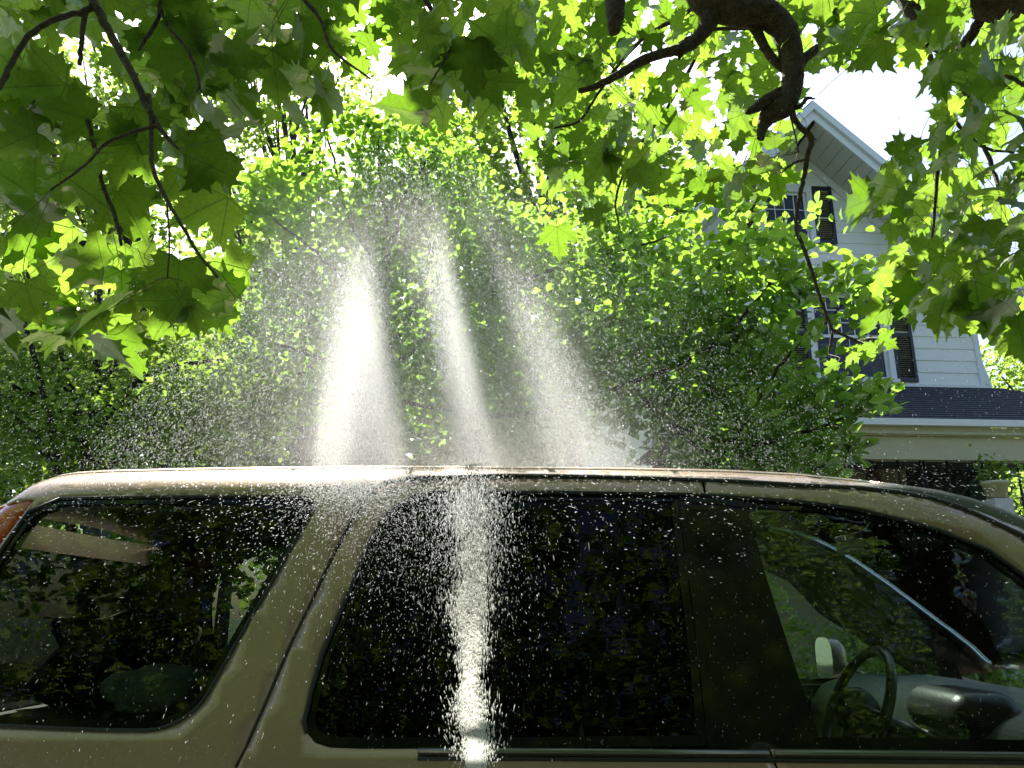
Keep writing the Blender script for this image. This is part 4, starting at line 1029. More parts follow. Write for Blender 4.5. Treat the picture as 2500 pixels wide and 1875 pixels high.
SUNLINES = [(np.array(at2(x, y, Y)), r_, p_) for x, y, Y, r_, p_ in [(265,770,1.65,.14,1),(225,720,1.7,.12,.95),(150,690,1.7,.08,.9),(1205,520,2.3,.12,1),(1850,440,2.0,.10,1),(1880,760,2.5,.12,1),(1890,690,2.0,.08,.9),(10,700,1.7,.05,.9),(430,690,1.7,.05,1),(950,240,2.2,.04,1)]]
JETL = []
for py_ in range(880, 1860, 30):
    t_ = max(0, (1720 - py_) / 840); JETL.append((np.array(at2(1020, py_, .62 + 2.15 * t_**1.15)), .12 if py_ < 1480 else .15, 1))
def blocks_sun(p, lines):
    for q, r_, pr_ in lines:
        v = p - q; t = v.dot(S3)
        if t > .12 and np.linalg.norm(v - S3 * t) < r_ and rng.random() < pr_: return True
    return False
mleaves = [q for q in mleaves if not blocks_sun(q[0], SUNLINES + [(a, .055 if b < .13 else .11, .7 if b < .13 else 1) for a, b, c in JETL])]
for x_, y_ in ((770, 25), (835, 15), (905, 60), (860, 105), (740, 70), (800, 95), (825, 50), (700, 110), (760, 140), (720, 10)): one(x_, y_, 2.15, .095, (rng.normal(0, .5), 0, -1))
# nearest 300 as separate leaves, the rest joined
mleaves.sort(key=lambda q: (Vector(q[0]) - CAM).length / q[3])
vis = []; rest = []
for q in mleaves: (vis if len(vis) < 300 else rest).append(q)
PST = MB(); allpts = [np.array(p) for p in MB_pts + ML_pts]; AP = np.array(allpts)
for i, (pos, nrm, tip, s) in enumerate(mleaves):
    d = np.linalg.norm(AP - pos, axis=1); k = int(d.argmin()); tgt = AP[k] if d[k] < .32 else pos + (AP[k] - pos) / d[k] * .12
    fr = frame(np.array(nrm, float), tip); c = pos - fr[:, 1] * s * .25
    dd = tgt - pos
    pts = spline([pos, pos - fr[:, 1]*s*.3 + dd * .15, tgt - dd * .2 + np.array((0, 0, .01)), tgt], 3)
    PST.tube(pts, [.0009]*3 + [.0011]*(len(pts)-3), 4, False)
    if i < 300: put_leaf(MLM[int(rng.integers(0, 8))], pos, nrm, tip, s, maple)
o = PST.build('leaf_stalks', M['stalk'], maple, True, world=True); o.name = 'stalk'; o['kind'] = 'stuff'
def cloud(name, templ, lst, m, parent):
    o = leaf_cloud(name, templ, np.array([q[0] for q in lst]), np.array([q[1] for q in lst]), np.array([q[2] for q in lst]), np.array([q[3] for q in lst]), m, parent)
    if parent: o.matrix_parent_inverse = pmat(parent).inverted()
    o['kind'] = 'stuff'; return o
# unseen leaves added above the frame to shade the left sprays and shape beams
def tip_rand(n_): return np.column_stack([rng.normal(0, .8, n_), rng.normal(0, .6, n_), -rng.uniform(.3, 1.2, n_)])
LIT = [[(640,500),(840,560),(885,1010),(640,1010)], [(905,500),(1000,500),(1075,1010),(985,1010)], [(1040,560),(1120,560),(1290,1010),(1165,1010)]]
DARK = [[(842,560),(903,540),(982,1010),(888,1010)], [(1002,500),(1042,560),(1162,1010),(1078,1010)]]
def elev_ok(p):     # outside the picture (above its top edge)
    px, py = topx(p); v = Vector(p) - CAM
    return py < -45 or v.y * CP + v.z * SP < .1 or px < -150 or px > 2360
crown = []
def add_shade_leaf(p, s):
    if not blocks_sun(np.array(p), SUNLINES + JETL): crown.append((np.array(p), sunrand(1, .4)[0], tip_rand(1)[0], s))
# shade for the left sprays
for _ in range(8500):
    x, y = rng.uniform(-100, 1120), rng.uniform(-80, 680)
    Y = rng.uniform(1.5, 2.4); t = rng.uniform(1.9, 4.2)
    P = at2(x, y, Y) + SUN * t + Vector(rng.normal(0, .05, 3))
    if not elev_ok(P): continue
    if (x > 900 and rng.random() < .4) or (y > 560 and rng.random() < .72): continue
    add_shade_leaf(P, rng.uniform(.08, .12))
# shade strips between the beams and broken shade elsewhere (spray stands about 3 m away)
for _ in range(2600):
    k = int(rng.integers(0, 2)); xs = [p[0] for p in DARK[k]]
    x, y = rng.uniform(min(xs), max(xs)), rng.uniform(480, 1010)
    if not inpoly(x, y, DARK[k]): continue
    P = at2(x, y, rng.uniform(2.7, 3.3)) + SUN * rng.uniform(8.0, 9.5)
    if elev_ok(P): add_shade_leaf(P, rng.uniform(.08, .11))
cl = [(rng.uniform(1250, 2250), rng.uniform(600, 1050)) for _ in range(18)] + [(rng.uniform(-200, 620), rng.uniform(400, 1050)) for _ in range(26)]
for cx_, cy_ in cl:
    for _ in range(26):
        x, y = cx_ + rng.normal(0, 45), cy_ + rng.normal(0, 40)
        P = at2(x, y, 3.0) + SUN * rng.uniform(8, 10)
        if elev_ok(P) and not any(inpoly(x, y, q) for q in LIT): add_shade_leaf(P, rng.uniform(.09, .13))
# general crown behind and above the viewer
for _ in range(12000):
    a, r_ = rng.uniform(0, 2*math.pi), 8.0 * math.sqrt(rng.random()); P = Vector((2.8 + r_*math.cos(a), -1.5 + r_*math.sin(a), rng.uniform(4.0, 7.5)))
    if elev_ok(P) and P.y < 1.5: add_shade_leaf(P, rng.uniform(.14, .20))
cloud('foliage', MTL, rest + crown if rest else crown, M['maple'], maple)  # also joins in the unseen leaves added for shade

# ================================================================== APPLE TREE behind the car and other trees
def tree_cloud(blobs, n_, size, per_blob_w=None, keepout=None, spread=.6, up=.3):
    """leaves in clumps spread through ellipsoid blobs: (cx,cy,cz, rx,ry,rz)"""
    B = np.array(blobs, float); vol = B[:, 3]*B[:, 4]*B[:, 5]; pr_ = vol**.75; pr_ /= pr_.sum(); out = []
    nc = max(1, n_ // 7)
    k = rng.choice(len(B), nc, p=pr_); u = rng.normal(0, 1, (nc, 3)); u /= np.linalg.norm(u, axis=1)[:, None]
    rad = rng.random(nc)**.45
    C = B[k, :3] + u * rad[:, None] * B[k, 3:]
    for c in C:
        m_ = int(rng.integers(4, 11)); ax_ = rng.normal(0, 1, 3); ax_ /= np.linalg.norm(ax_)
        for _ in range(m_):
            p = c + rng.normal(0, size * .9, 3) + ax_ * rng.uniform(-1.5, 1.5) * size
            if keepout is not None and keepout(p): continue
            nn = sunrand(1, spread, up)[0]
            out.append((p, nn, np.array((rng.normal(), rng.normal(), rng.uniform(-.8, .6))), size * rng.uniform(.7, 1.25)))
    return out
SKYB = grow(SKY, 18)
def ko_sky(p):
    px, py = topx(p); return inpoly(px, py, SKYB)
FACHOLE = [(1640,380),(1830,360),(2000,600),(2120,690),(2130,840),(2230,850),(2230,1120),(1900,1120),(1960,930),(1880,870),(1790,830),(1700,760),(1760,620),(1640,560),(1640,470)]
def ko_front(p):
    px, py = topx(p); return inpoly(px, py, SKYB) or (inpoly(px, py, FACHOLE) and rng.random() < .95) or (px > 1920 and py > 560)
apple = empty('apple_tree', (-1.1, 7.6, 0)); tag(apple, 'bushy apple tree with rounded leaves standing right behind the car', 'tree')
wt([(-1.1,7.6,0),(-1.15,7.6,.9),(-1.1,7.55,1.8),(-1.12,7.5,2.6)], [.16,.12,.10,.09], 'trunk', M['bark2'], apple)
def wb(path, parent, m=M['bark2'], n=6, nm='branch'):
    q = spline([(a, b, c + (ysh(a) if parent is apple else 0), d) for a, b, c, d in path], 6); pts = [at2(a, b, c) for a, b, c, _ in q]; rad = [max(.003, d / 1736 * c) for _, _, c, d in q]
    pts = [p + Vector(rng.normal(0, .5*r_, 3)) for p, r_ in zip(pts, rad)]
    MB().tube(pts, rad, n).build(nm, m, parent, True, world=True); return pts
ap_pts = []
def ysh(px): return 1.4 * min(1, max(0, (1380 - px) / 420))
for path in ([(842,1010,6.1,9),(838,800,6.0,9),(836,640,5.9,8),(835,560,5.9,7),(832,470,5.8,5),(822,380,5.8,4),(818,300,5.8,2.5)],
             [(836,640,5.9,6),(790,540,5.8,5),(750,460,5.7,4),(720,340,5.7,3),(690,250,5.6,2)],
             [(834,560,5.9,6),(870,440,5.7,5),(900,380,5.7,4),(940,320,5.6,3),(975,260,5.6,2)],
             [(838,760,5.9,6),(920,640,5.7,5),(1010,580,5.6,4),(1060,530,5.6,3),(1100,480,5.5,2)],
             [(838,800,5.9,6),(1000,660,5.6,5),(1150,600,5.5,4),(1250,560,5.4,4),(1350,540,5.4,3),(1480,500,5.4,2)],
             [(838,860,5.9,6),(1100,900,5.4,5),(1350,830,5.2,5),(1520,760,5.0,4.5),(1640,640,4.9,4),(1700,560,4.9,3),(1745,500,4.8,2)],
             [(1350,830,5.2,5),(1540,980,4.9,4),(1640,860,4.7,4),(1700,770,4.6,3.5),(1790,690,4.6,3),(1860,620,4.6,2)],
             [(1400,900,5.2,4),(1600,960,4.8,4),(1750,930,4.6,3.5),(1860,890,4.5,3),(1930,880,4.5,2)],
             [(838,700,5.9,5),(700,560,5.7,4),(600,480,5.6,3),(540,400,5.6,2)],
             [(838,820,5.9,5),(650,760,5.6,4),(500,700,5.5,3),(430,640,5.5,2)],
             [(1500,1000,5.0,4),(1650,1020,4.7,3),(1780,1010,4.5,2.5),(1850,990,4.5,2)]):
    ap_pts += wb(path, apple)
AP2 = np.array([tuple(p) for p in ap_pts])
def blob_a(px, py, Y, rpx, rpy, ry): return blob_px(px, py, Y + ysh(px), rpx, rpy, ry)
def blob_px(px, py, Y, rpx, rpy, ry): c = at2(px, py, Y); return (c.x, c.y, c.z, rpx/1736*Y, ry, rpy/1736*Y)
bl = [blob_a(830,760,6.2,330,240,.9), blob_a(760,470,6.0,200,160,.6), blob_a(950,430,6.0,150,140,.6), blob_a(600,430,5.9,95,80,.5), blob_a(640,620,5.9,150,120,.6),
      blob_a(1150,760,5.9,260,230,.8), blob_a(1120,560,5.8,150,120,.6), blob_a(1380,760,5.6,230,220,.7), blob_a(1350,540,5.6,190,110,.5), blob_a(1560,860,5.3,170,150,.6),
      blob_a(1560,650,5.2,130,120,.5), blob_a(1700,580,5.0,70,70,.3), blob_a(1640,760,5.0,110,100,.4), blob_a(1740,900,4.8,90,70,.35), blob_a(1680,990,4.9,130,50,.4), blob_a(1620,470,5.2,70,60,.3), blob_a(820,290,5.9,120,60,.3)]
apl = tree_cloud(bl, 15000, .088, keepout=ko_front)
tw = []
for k in range(2600):   # leaves along the branches and shoots
    b = AP2[int(rng.integers(0, len(AP2)))]; p = b + rng.normal(0, .13, 3)
    if ko_sky(p) or topx(p)[0] > 1935 or (topx(p)[1] > 905 and topx(p)[0] > 1850): continue
    tw.append((p, sunrand(1, .5)[0], np.array((rng.normal(), rng.normal(0, .6), rng.uniform(-.3, 1))), rng.uniform(.06, .10)))
# bright outer rosettes
for cx_, cy_, r_, Y in [(560,385,45,5.3),(620,395,50,5.3),(700,270,45,5.3),(640,340,40,5.3),(560,450,40,5.3),(590,600,45,5.2),(640,620,30,5.2),(1000,420,45,5.2),(1010,350,35,5.2),(900,290,40,5.3),(1660,540,60,4.6),
                        (1560,550,60,4.8),(1720,620,50,4.6),(1870,640,40,4.5),(1840,600,40,4.5),(1780,860,60,4.5),(1870,870,45,4.4),(1925,885,10,4.5),(1840,990,35,4.5),(1720,890,50,4.5),(520,700,50,5.3),(560,560,40,5.3),(1480,420,60,5.0),(1560,420,40,5.0),(1060,480,40,5.3),(760,260,40,5.4),(1230,400,50,5.3)]:
    for _ in range(int(r_)):
        p = np.array(at2(cx_ + rng.normal(0, r_*.6), cy_ + rng.normal(0, r_*.5), Y + ysh(cx_) + rng.normal(0, .12)))
        if topx(p)[0] > 1940 or (topx(p)[1] > 905 and topx(p)[0] > 1865): continue
        tw.append((p, sunrand(1, .45)[0], np.array((rng.normal(), rng.normal(-.3, .4), rng.uniform(-.4, .9))), rng.uniform(.075, .115)))
tw.sort(key=lambda q: (Vector(q[0]) - CAM).length / q[3])
for q in tw[:300]: put_leaf(ALM[int(rng.integers(0, 6))], *q, apple)
cloud('foliage', AT, tw[300:], M['apple'], apple); 
o = cloud('inner_foliage', ATL, apl, M['apple'], apple)

def make_tree(label, base, blobs, n_, size, m, trunk_r=.14, cat='tree', group=None, nm='tree', templ=ATL, ko=ko_sky, nb=10, spread=.6):
    e = empty(nm, base); tag(e, label, cat, group)
    B = np.array(blobs); top = B[:, 2].max()
    cx_, cy_ = B[:, 0].mean(), B[:, 1].mean()
    wt([base, (base[0]*.9+cx_*.1, base[1], top*.3), (base[0]*.5+cx_*.5, (base[1]+cy_)/2, top*.6), (cx_, cy_, top)], [trunk_r, trunk_r*.8, trunk_r*.5, trunk_r*.15], 'trunk', M['bark2'], e, 8)
    for k in range(nb):
        b = B[int(rng.integers(0, len(B)))]; h = rng.uniform(.25, .7) * top; f = h / top
        s_ = np.array((base[0]*(1-f)+cx_*f, base[1]*(1-f)+cy_*f, h)); t_ = b[:3] + rng.normal(0, .5, 3) * b[3:]; md_ = (s_ + t_) / 2 + rng.normal(0, .15, 3) * b[3:]
        wt([tuple(s_), tuple(md_), tuple(t_)], [trunk_r*.4, trunk_r*.25, trunk_r*.06], 'branch', M['bark2'], e, 5)
    cloud('foliage', templ, tree_cloud(blobs, n_, size, keepout=ko, spread=spread), m, e)
    return e
make_tree('dense low hedge tree behind the rear of the car at the far left', (-3.6, 7.2, 0),
          [blob_px(60,900,7.2,230,190,.9), blob_px(330,920,7.2,240,150,.9), blob_px(520,850,7.4,160,150,.8), blob_px(130,700,7.4,150,120,.7), blob_px(-180,800,7.2,160,260,.9), blob_px(330,760,7.5,150,110,.7), blob_px(100,590,7.6,110,80,.6)],
          13500, .070, M['shrub'], .12, nm='hedge_tree')
def bp(px, py, Y, a, b, c): return blob_px(px, py, Y, a, b, c)
make_tree('tall airy tree with sky showing through its crown, upper left behind the maple leaves', (-5.5, 13, 0),
          [bp(80,300,13,160,110,1.6), bp(230,180,13,110,90,1.4), bp(60,100,13,110,90,1.4), bp(330,330,13,160,120,1.6), bp(200,480,13,220,140,1.6), bp(-120,400,13,160,220,1.6), bp(420,130,13.5,120,80,1.4)],
          7000, .12, M['far'], .2, nm='airy_tree', nb=22)
make_tree('slender tree with bare grey stems and thin foliage above the apple tree', (-3.4, 15, 0),
          [bp(540,300,15,80,110,1.2), bp(620,240,15,90,90,1.2), bp(480,420,15,110,110,1.4), bp(600,520,15,160,120,1.4), bp(740,180,15,110,80,1.2), bp(560,90,15.5,110,60,1.2)],
          3200, .12, M['far'], .16, nm='slender_tree', nb=30)
make_tree('broad tree filling the gap between apple tree and house', (1.2, 14, 0),
          [bp(1000,300,14,170,130,1.6), bp(1250,260,14,190,140,1.6), bp(1420,420,13.5,130,150,1.4), bp(1150,480,14,260,160,1.6), bp(900,520,14,200,150,1.6), bp(1100,130,14.5,160,80,1.3)],
          9000, .15, M['far'], .2, nm='broad_tree', nb=14)
make_tree('dark leafy tree just beyond the right corner of the white house', (14.0, 19, 0),
          [bp(2200,800,20,110,90,2), bp(2300,760,20,130,150,2), bp(2180,900,20,60,60,1.2), bp(2260,1100,19,180,160,1.5)],
          6000, .13, M['far'], .2, nm='corner_tree')
# far trees along the back of the lots
for k, (x, Y, h) in enumerate([(-26,30,20),(-17,27,18),(-9,26,16),(-2,27,17),(5,28,17),(12,34,13),(22,32,12),(31,30,13)]):
    make_tree(['pale far tree beyond the left end of the car','far round tree left of the slender stems','far low tree seen under the slender stems','far tree directly behind the apple tree trunk','far tree behind the spray beside the house','far tree hidden behind the white house','far tree right of the porch','far tree beyond the right edge of the porch'][k], (x, Y, 0), [(x, Y, h*.55, 4.4, 2.5, h*.42), (x-2, Y, h*.35, 3.5, 2.2, h*.3), (x+2.2, Y, h*.38, 3.5, 2.2, h*.33)], 7000, .40, M['far'], .25, nm='far_tree', group='trees along the back of the lots', nb=6)
# trees behind the viewer (seen only as reflections in the glass)
for k, (x, y, h) in enumerate([(-7, -9, 13), (-1.5, -11, 14), (5, -10, 13), (11, -7, 12), (-11, -3, 12)]):
    make_tree(['garden tree across the street, leftmost reflection', 'garden tree straight behind the viewer', 'garden tree behind the viewer near the maple trunk', 'garden tree at the right behind the viewer', 'garden tree left of the viewer'][k], (x, y, 0), [(x, y, h*.62, 3.6, 2.8, h*.38), (x-1.8, y, h*.35, 3.0, 2, h*.28), (x+1.9, y, h*.38, 3.0, 2, h*.28)], 9000, .38, M['far'], .25, nm='garden_tree', group='trees behind the viewer', nb=5, ko=None)
# shrubs between car and porch
for k, (x, Y, h, wd_) in enumerate([(.9, 8.9, 2.7, .9), (2.3, 9.0, 2.3, .8), (3.7, 9.1, 1.5, .7), (5.0, 9.1, 1.2, .6), (6.4, 9.2, 1.1, .6)]):
    e = empty('foundation_shrub', (x, Y, 0)); tag(e, ['tall leafy shrub beyond the spray at the left end of the porch', 'leafy shrub left of the porch arch, behind the car roof', 'rounded shrub seen through the front door glass', 'low shrub below the star ornament', 'low shrub below the plant pot pier'][k], 'shrub', 'shrubs in front of the porch')
    wt([(x, Y, 0), (x+.03, Y, h*.4), (x-.02, Y, h*.8)], [.05, .04, .015], 'stem', M['bark2'], e, 6)
    cloud('foliage', ATL, tree_cloud([(x, Y, h*.55, wd_, .55, h*.45), (x+.3, Y, h*.35, wd_*.9, .5, h*.32)], 2600, .07), M['shrub'], e)
# plant in the pot
pc = np.array((pb.x, pb.y, ht + .22)); pv = [(pc + np.array((rng.normal(0, .13), rng.normal(0, .09), abs(rng.normal(.03, .13)) + (.0))), sunrand(1, .7)[0], np.array((rng.normal(), rng.normal(), rng.normal(0, .5))), rng.uniform(.06, .11)) for _ in range(110)]
cloud('foliage', AT, pv, M['shrub'], pot)

# ================================================================== WATER
def water_mat():
    m, t, n, l, p = mat('water_drops'); n.remove(p); out = n['Material Output']
    D = n.new('ShaderNodeBsdfDiffuse'); D.inputs['Color'].default_value = (.85, .87, .9, 1)
    T = n.new('ShaderNodeBsdfTranslucent'); T.inputs['Color'].default_value = (.95, .97, 1, 1)
    G = n.new('ShaderNodeBsdfGlossy'); G.inputs['Roughness'].default_value = .25
    a = n.new('ShaderNodeMixShader'); a.inputs[0].default_value = .65; l.new(D.outputs[0], a.inputs[1]); l.new(T.outputs[0], a.inputs[2])
    b = n.new('ShaderNodeMixShader'); b.inputs[0].default_value = .15; l.new(a.outputs[0], b.inputs[1]); l.new(G.outputs[0], b.inputs[2])
    f = n.new('ShaderNodeBsdfRefraction'); f.inputs['Roughness'].default_value = .45; f.inputs['IOR'].default_value = 1.33
    c = n.new('ShaderNodeMixShader'); c.inputs[0].default_value = .35; l.new(b.outputs[0], c.inputs[1]); l.new(f.outputs[0], c.inputs[2])
    tr = n.new('ShaderNodeBsdfTransparent'); d = n.new('ShaderNodeMixShader'); d.inputs[0].default_value = .45
    l.new(c.outputs[0], d.inputs[1]); l.new(tr.outputs[0], d.inputs[2])
    l.new(d.outputs[0], out.inputs['Surface']); return m
M['water'] = water_mat()
def jet_mat():
    m, t, n, l, p = mat('hose_water'); n.remove(p); out = n['Material Output']
    D = n.new('ShaderNodeBsdfDiffuse'); D.inputs['Color'].default_value = (.66, .67, .63, 1)
    T = n.new('ShaderNodeBsdfTranslucent'); T.inputs['Color'].default_value = (.72, .73, .69, 1)
    a = n.new('ShaderNodeMixShader'); a.inputs[0].default_value = .6; l.new(D.outputs[0], a.inputs[1]); l.new(T.outputs[0], a.inputs[2])
    tr = n.new('ShaderNodeBsdfTransparent'); d = n.new('ShaderNodeMixShader'); d.inputs[0].default_value = .2
    l.new(a.outputs[0], d.inputs[1]); l.new(tr.outputs[0], d.inputs[2]); l.new(d.outputs[0], out.inputs['Surface']); return m
M['jet'] = jet_mat()
def drops(name, P, Dr, rad, ln, label, cat, m=None):
    """three-sided spindle drops: P centres, Dr unit directions"""
    N = len(P); ref = rng.normal(0, 1, (N, 3)); u = np.cross(Dr, ref); u /= np.linalg.norm(u, axis=1)[:, None]; v = np.cross(Dr, u)
    V = np.empty((N, 5, 3)); V[:, 0] = P - Dr * ln[:, None]; V[:, 4] = P + Dr * ln[:, None]
    for k in range(3):
        a = 2 * math.pi * k / 3; V[:, 1 + k] = P + (u * math.cos(a) + v * math.sin(a)) * rad[:, None]
    f = np.array([(0, 2, 1), (0, 3, 2), (0, 1, 3), (4, 1, 2), (4, 2, 3), (4, 3, 1)])
    Fc = (f[None] + (np.arange(N) * 5)[:, None, None]).reshape(-1, 3)
    o = big_mesh(name, V.reshape(-1, 3), Fc, m or M['water'], None, True); tag(o, label, cat, kind='stuff'); return o
def px_arr(px, py, Y):
    a, b = (px * K - 1250) / F, (937.5 - py * K) / F
    d = np.column_stack([a, CP - b * SP, SP + b * CP]); return np.array(CAM) + d * (Y / d[:, 1])[:, None]
def norm(v): return v / (np.linalg.norm(v, axis=1)[:, None] + 1e-9)
# 1. the jet from the hose
N = 56000
t = rng.random(N)**.78 * .852; py = 1720 - 840 * t; Y = .62 + 2.15 * t**1.15
cl_ = rng.normal(0, 1, 90) ; ci = np.clip(((1720 - py) / 840 * 89).astype(int), 0, 89)
cxx = 1022 + 5 * np.sin(py / 83) + 3 * np.sin(py / 31) - 6 * t + 3.0 * cl_[ci]
wpx = 8 + 2.5*np.sin(py/40) + 1.5*np.sin(py/17) + 9 * np.maximum(0, t - .45) / .55
halo = rng.random(N) < .13
wpx = np.where(halo, wpx * 2.6, wpx)
px = cxx + rng.normal(0, 1, N) * wpx; Pj = px_arr(px, py, Y); Pj[:, 1] += rng.normal(0, 1, N) * wpx/1736*Y
q = px_arr(px + (px - cxx) * .04, py - 20, Y + .03); dr = norm(norm(q - Pj) + rng.normal(0, .05, (N, 3)))
drops('water_jet', Pj, dr, .0011 * (.5 + .9*rng.random(N)) * (.40 + Y/4), (.005 + .012 * rng.random(N)) * (.40 + Y / 4.5), 'narrow white jet of hose water rising in front of the dark rear door', 'water jet', M['jet'])
# 2. spray above the roof, narrow fans packed along the sun beams
def fan(n_, poly_l, poly_r, y0, y1, Yc_, dY, power=1.0, edge=1.0):
    """between a left line and a right line given at y0 and y1"""
    t = rng.random(n_)**power; py = y0 + (y1 - y0) * t
    xl = poly_l[0] + (poly_l[1]-poly_l[0]) * t; xr = poly_r[0] + (poly_r[1]-poly_r[0]) * t
    b = rng.beta(1.6*edge, 1.6*edge, n_); px = xl + (xr - xl) * b
    Y = Yc_ + rng.normal(0, dY, n_); P = px_arr(px, py, Y)
    dx = (poly_l[1]-poly_l[0]) * (1-b) + (poly_r[1]-poly_r[0]) * b
    q = px_arr(px - dx * .03, py - (y1 - y0) * .03, Y); return P, norm(q - P + rng.normal(0, .004, (n_, 3)))
Ps, Ds, Rs, Ls = [], [], [], []
def addf(PD, r0, l0):
    P, D_ = PD; Ps.append(P); Ds.append(D_); n_ = len(P); Rs.append(r0 * np.exp(rng.normal(0, .5, n_))); Ls.append(l0 * np.exp(rng.normal(0, .35, n_)))
addf(fan(24000, (735, 670), (838, 882), 520, 1012, 2.95, .22, .50, 1.0), .0009, .0036)
addf(fan(15000, (760, 715), (832, 876), 620, 1010, 2.9, .15, .55, 1.3), .0009, .0034)
addf(fan(13000, (895, 970), (975, 1070), 500, 1005, 2.9, .15, .6, 1.2), .0009, .0044)
addf(fan(15000, (1000, 1130), (1130, 1400), 560, 1010, 3.0, .25, .6, .9), .0008, .0036)
addf(fan(19000, (760, 850), (1030, 1200), 280, 1008, 3.1, .3, .6, .9), .0009, .0030)
addf(fan(22000, (700, 440), (1300, 1720), 340, 1012, 3.1, .4, .75, .8), .00085, .0024)
addf(fan(9000, (880, 1180), (1500, 1900), 440, 1030, 3.0, .5, .8, .9), .0008, .0022)
addf(fan(11000, (540, 150), (760, 640), 520, 1015, 3.0, .4, .7, .9), .0008, .0026)
P = np.concatenate(Ps); zc = np.interp(P[:, 0], _cx, _cz)
keep = ~((P[:, 2] < zc + .045) & (P[:, 1] > 2.3) & (P[:, 1] < 3.7))
drops('water_spray', P[keep], np.concatenate(Ds)[keep], np.concatenate(Rs)[keep], np.concatenate(Ls)[keep], 'glittering water spray above the car roof, drops packed along the sun beams', 'water spray')
# 3. stray drops flying in front of the car and the trees
Ps, Ds, Rs, Ls = [], [], [], []
def stray(n_, gx, gy, Y0, Y1, dirf, r0, l0):
    px, py = gx(n_), gy(n_); Y = rng.uniform(Y0, Y1, n_); P = px_arr(px, py, Y); dx, dy = dirf(px, py)
    q = px_arr(px + dx, py + dy, Y); Ps.append(P); Ds.append(norm(norm(q - P) + rng.normal(0, .25, (n_, 3)))); Rs.append(r0 * np.exp(rng.normal(0, .3, n_))); Ls.append(l0 * np.exp(rng.normal(0, .45, n_)))
N1 = lambda m_, s: (lambda n_: rng.normal(m_, s, n_)); U1 = lambda a, b: (lambda n_: rng.uniform(a, b, n_))
hor = lambda px, py: (np.full(len(px), 10.), (py*0 + 1.5) * np.sign(px - 800)); out_ = lambda px, py: ((px - 820) / 60., np.maximum(2, (py - 950) / 25.)); vert = lambda px, py: (np.zeros(len(px)) + (px-1020)/80., np.full(len(px), 10.))
stray(12000, N1(770, 75), lambda n_: 1008 + np.abs(rng.normal(0, 55, n_)), 1.95, 2.2, hor, .0008, .0018)
stray(3200, N1(820, 140), lambda n_: 1050 + np.abs(rng.normal(0, 130, n_)), 1.7, 2.1, out_, .0007, .0017)
stray(1300, U1(0, 900), lambda n_: 1010 + rng.gamma(1.5, 60, n_), 1.6, 2.1, hor, .0008, .0026)
stray(4200, N1(1010, 52), lambda n_: 1000 + rng.gamma(2, 75, n_), 1.7, 2.1, vert, .0010, .0026)
stray(1900, N1(980, 140), lambda n_: 1060 + rng.gamma(2.2, 110, n_), 1.5, 2.0, vert, .0006, .0018)
stray(1100, U1(1150, 2212), lambda n_: 1000 + rng.gamma(1.5, 50, n_), 1.6, 2.2, hor, .0008, .0026)
stray(6500, U1(0, 720), U1(560, 1015), 2.0, 3.6, vert, .00085, .0024)
stray(3600, U1(1200, 2212), U1(460, 1020), 2.0, 3.6, lambda px, py: (np.full(len(px), 4.), np.full(len(px), 9.)), .0008, .0022)
stray(220, U1(0, 600), U1(1100, 1640), 1.3, 1.9, out_, .0006, .0022)
stray(450, U1(1250, 2212), U1(120, 700), 1.8, 3.0, lambda px, py: (np.full(len(px), 4.), np.full(len(px), 9.)), .0008, .0022)
P = np.concatenate(Ps); zc = np.interp(P[:, 0], _cx, _cz)
keep = ~((P[:, 2] < zc + .045) & (P[:, 1] > 2.0 + .3 * np.maximum(0, P[:, 2] - 1.14) - .03) & (P[:, 1] < 3.95))
drops('stray_drops', P[keep], np.concatenate(Ds)[keep], np.concatenate(Rs)[keep], np.concatenate(Ls)[keep], 'stray water drops flying across the dark windows and the leaves', 'water drops')

N = 3800
bx = rng.uniform(-1.55, 1.9, N); bz = 1.0 + .82 * rng.random(N)**.7
ok_ = np.array([z < crest(x) - .03 and x > np.interp(z, [p[1] for p in rear_edge], [p[0] for p in rear_edge]) + .03 for x, z in zip(bx, bz)]); bx, bz = bx[ok_], bz[ok_]
bp_ = np.column_stack([bx, [surfY(x, z) - .0004 for x, z in zip(bx, bz)], bz]); n_ = len(bx)
drops('water_beads', bp_, norm(np.column_stack([rng.normal(0, .15, n_), np.full(n_, .25), -np.ones(n_)])), .0011 * np.exp(rng.normal(0, .35, n_)), .0018 * np.exp(rng.normal(0, .5, n_)), 'small water beads clinging to the side of the SUV', 'water beads')
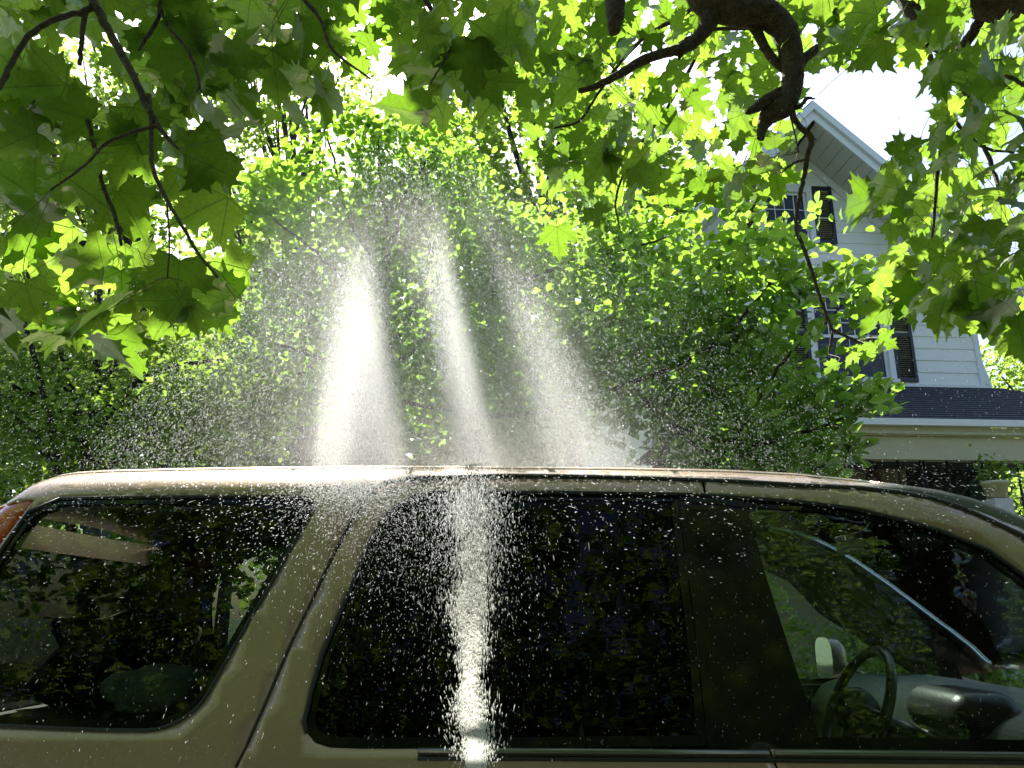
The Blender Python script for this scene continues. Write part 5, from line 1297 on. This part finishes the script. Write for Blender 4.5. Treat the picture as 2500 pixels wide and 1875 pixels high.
# 4. fine mist: a volume with the sun beams shaped into its density
MC = at2(1010, 800, 2.95); MC = Vector((MC.x, 2.95, MC.z))
def beam_mist_mat():
    m, t, n, l, p = mat('beam_mist'); n.remove(p); out = n['Material Output']
    v = n.new('ShaderNodeVolumePrincipled'); v.inputs['Color'].default_value = (.98, .985, 1, 1); v.inputs['Anisotropy'].default_value = .78
    tc = n.new('ShaderNodeTexCoord'); sp = n.new('ShaderNodeSeparateXYZ'); l.new(tc.outputs['Object'], sp.inputs[0])
    def mt(op, a, b=None, c=None, clamp=False):
        x = n.new('ShaderNodeMath'); x.operation = op; x.use_clamp = clamp
        for i, q in enumerate((a, b, c)):
            if q is None: continue
            if isinstance(q, (int, float)): x.inputs[i].default_value = q
            else: l.new(q, x.inputs[i])
        return x.outputs[0]
    X, Yo, Z = sp.outputs[0], sp.outputs[1], sp.outputs[2]
    ysq = mt('POWER', mt('DIVIDE', mt('ABSOLUTE', Yo), .27), 2)
    total = None
    for (xt, yt, xb, yb, w0, w1, dens_, pw) in [(785,470,782,1010,22,66,3.4,2.1), (948,450,1035,1006,14,36,2.6,1.7), (1062,520,1270,1008,20,85,.55,1.5), (1060,620,1080,1012,130,190,.75,1.3), (860,420,860,1012,260,460,.30,.6)]:  # narrow columns follow the sun beams; the widest veil pales the trees behind
        a, b = at2(xt, yt, 2.95) - MC, at2(xb, yb, 2.95) - MC
        u = mt('DIVIDE', mt('SUBTRACT', a.z, Z), a.z - b.z, clamp=True)
        xc = mt('MULTIPLY_ADD', u, b.x - a.x, a.x)
        k = 2.95 / 1736; w_ = mt('MULTIPLY_ADD', u, (w1 - w0) * k, w0 * k)
        e = mt('ADD', mt('POWER', mt('DIVIDE', mt('ABSOLUTE', mt('SUBTRACT', X, xc)), w_), 2), ysq)
        g_ = mt('MULTIPLY', mt('MULTIPLY', mt('EXPONENT', mt('MULTIPLY', e, -1)), mt('POWER', u, pw)), dens_)
        total = g_ if total is None else mt('ADD', total, g_)
    mp = n.new('ShaderNodeMapping'); mp.inputs['Scale'].default_value = (9, 9, 1.6); l.new(tc.outputs['Object'], mp.inputs[0])
    no = n.new('ShaderNodeTexNoise'); no.inputs['Scale'].default_value = 1.0; no.inputs['Detail'].default_value = 2; l.new(mp.outputs[0], no.inputs['Vector'])
    total = mt('MULTIPLY', total, mt('MAXIMUM', mt('MULTIPLY_ADD', no.outputs['Fac'], 3.4, -.7), .1))
    l.new(total, v.inputs['Density']); l.new(v.outputs[0], out.inputs['Volume'])
    return m
a, b = at2(520, 420, 2.95) - MC, at2(1520, 1000, 2.95) - MC
mist = MB().box((a.x, -.55, 1.95 - MC.z), (b.x, .55, a.z)).build('mist', beam_mist_mat()); mist.location = MC
tag(mist, 'soft pale mist thickened into the shape of sun beams above the car roof', 'mist', kind='stuff')
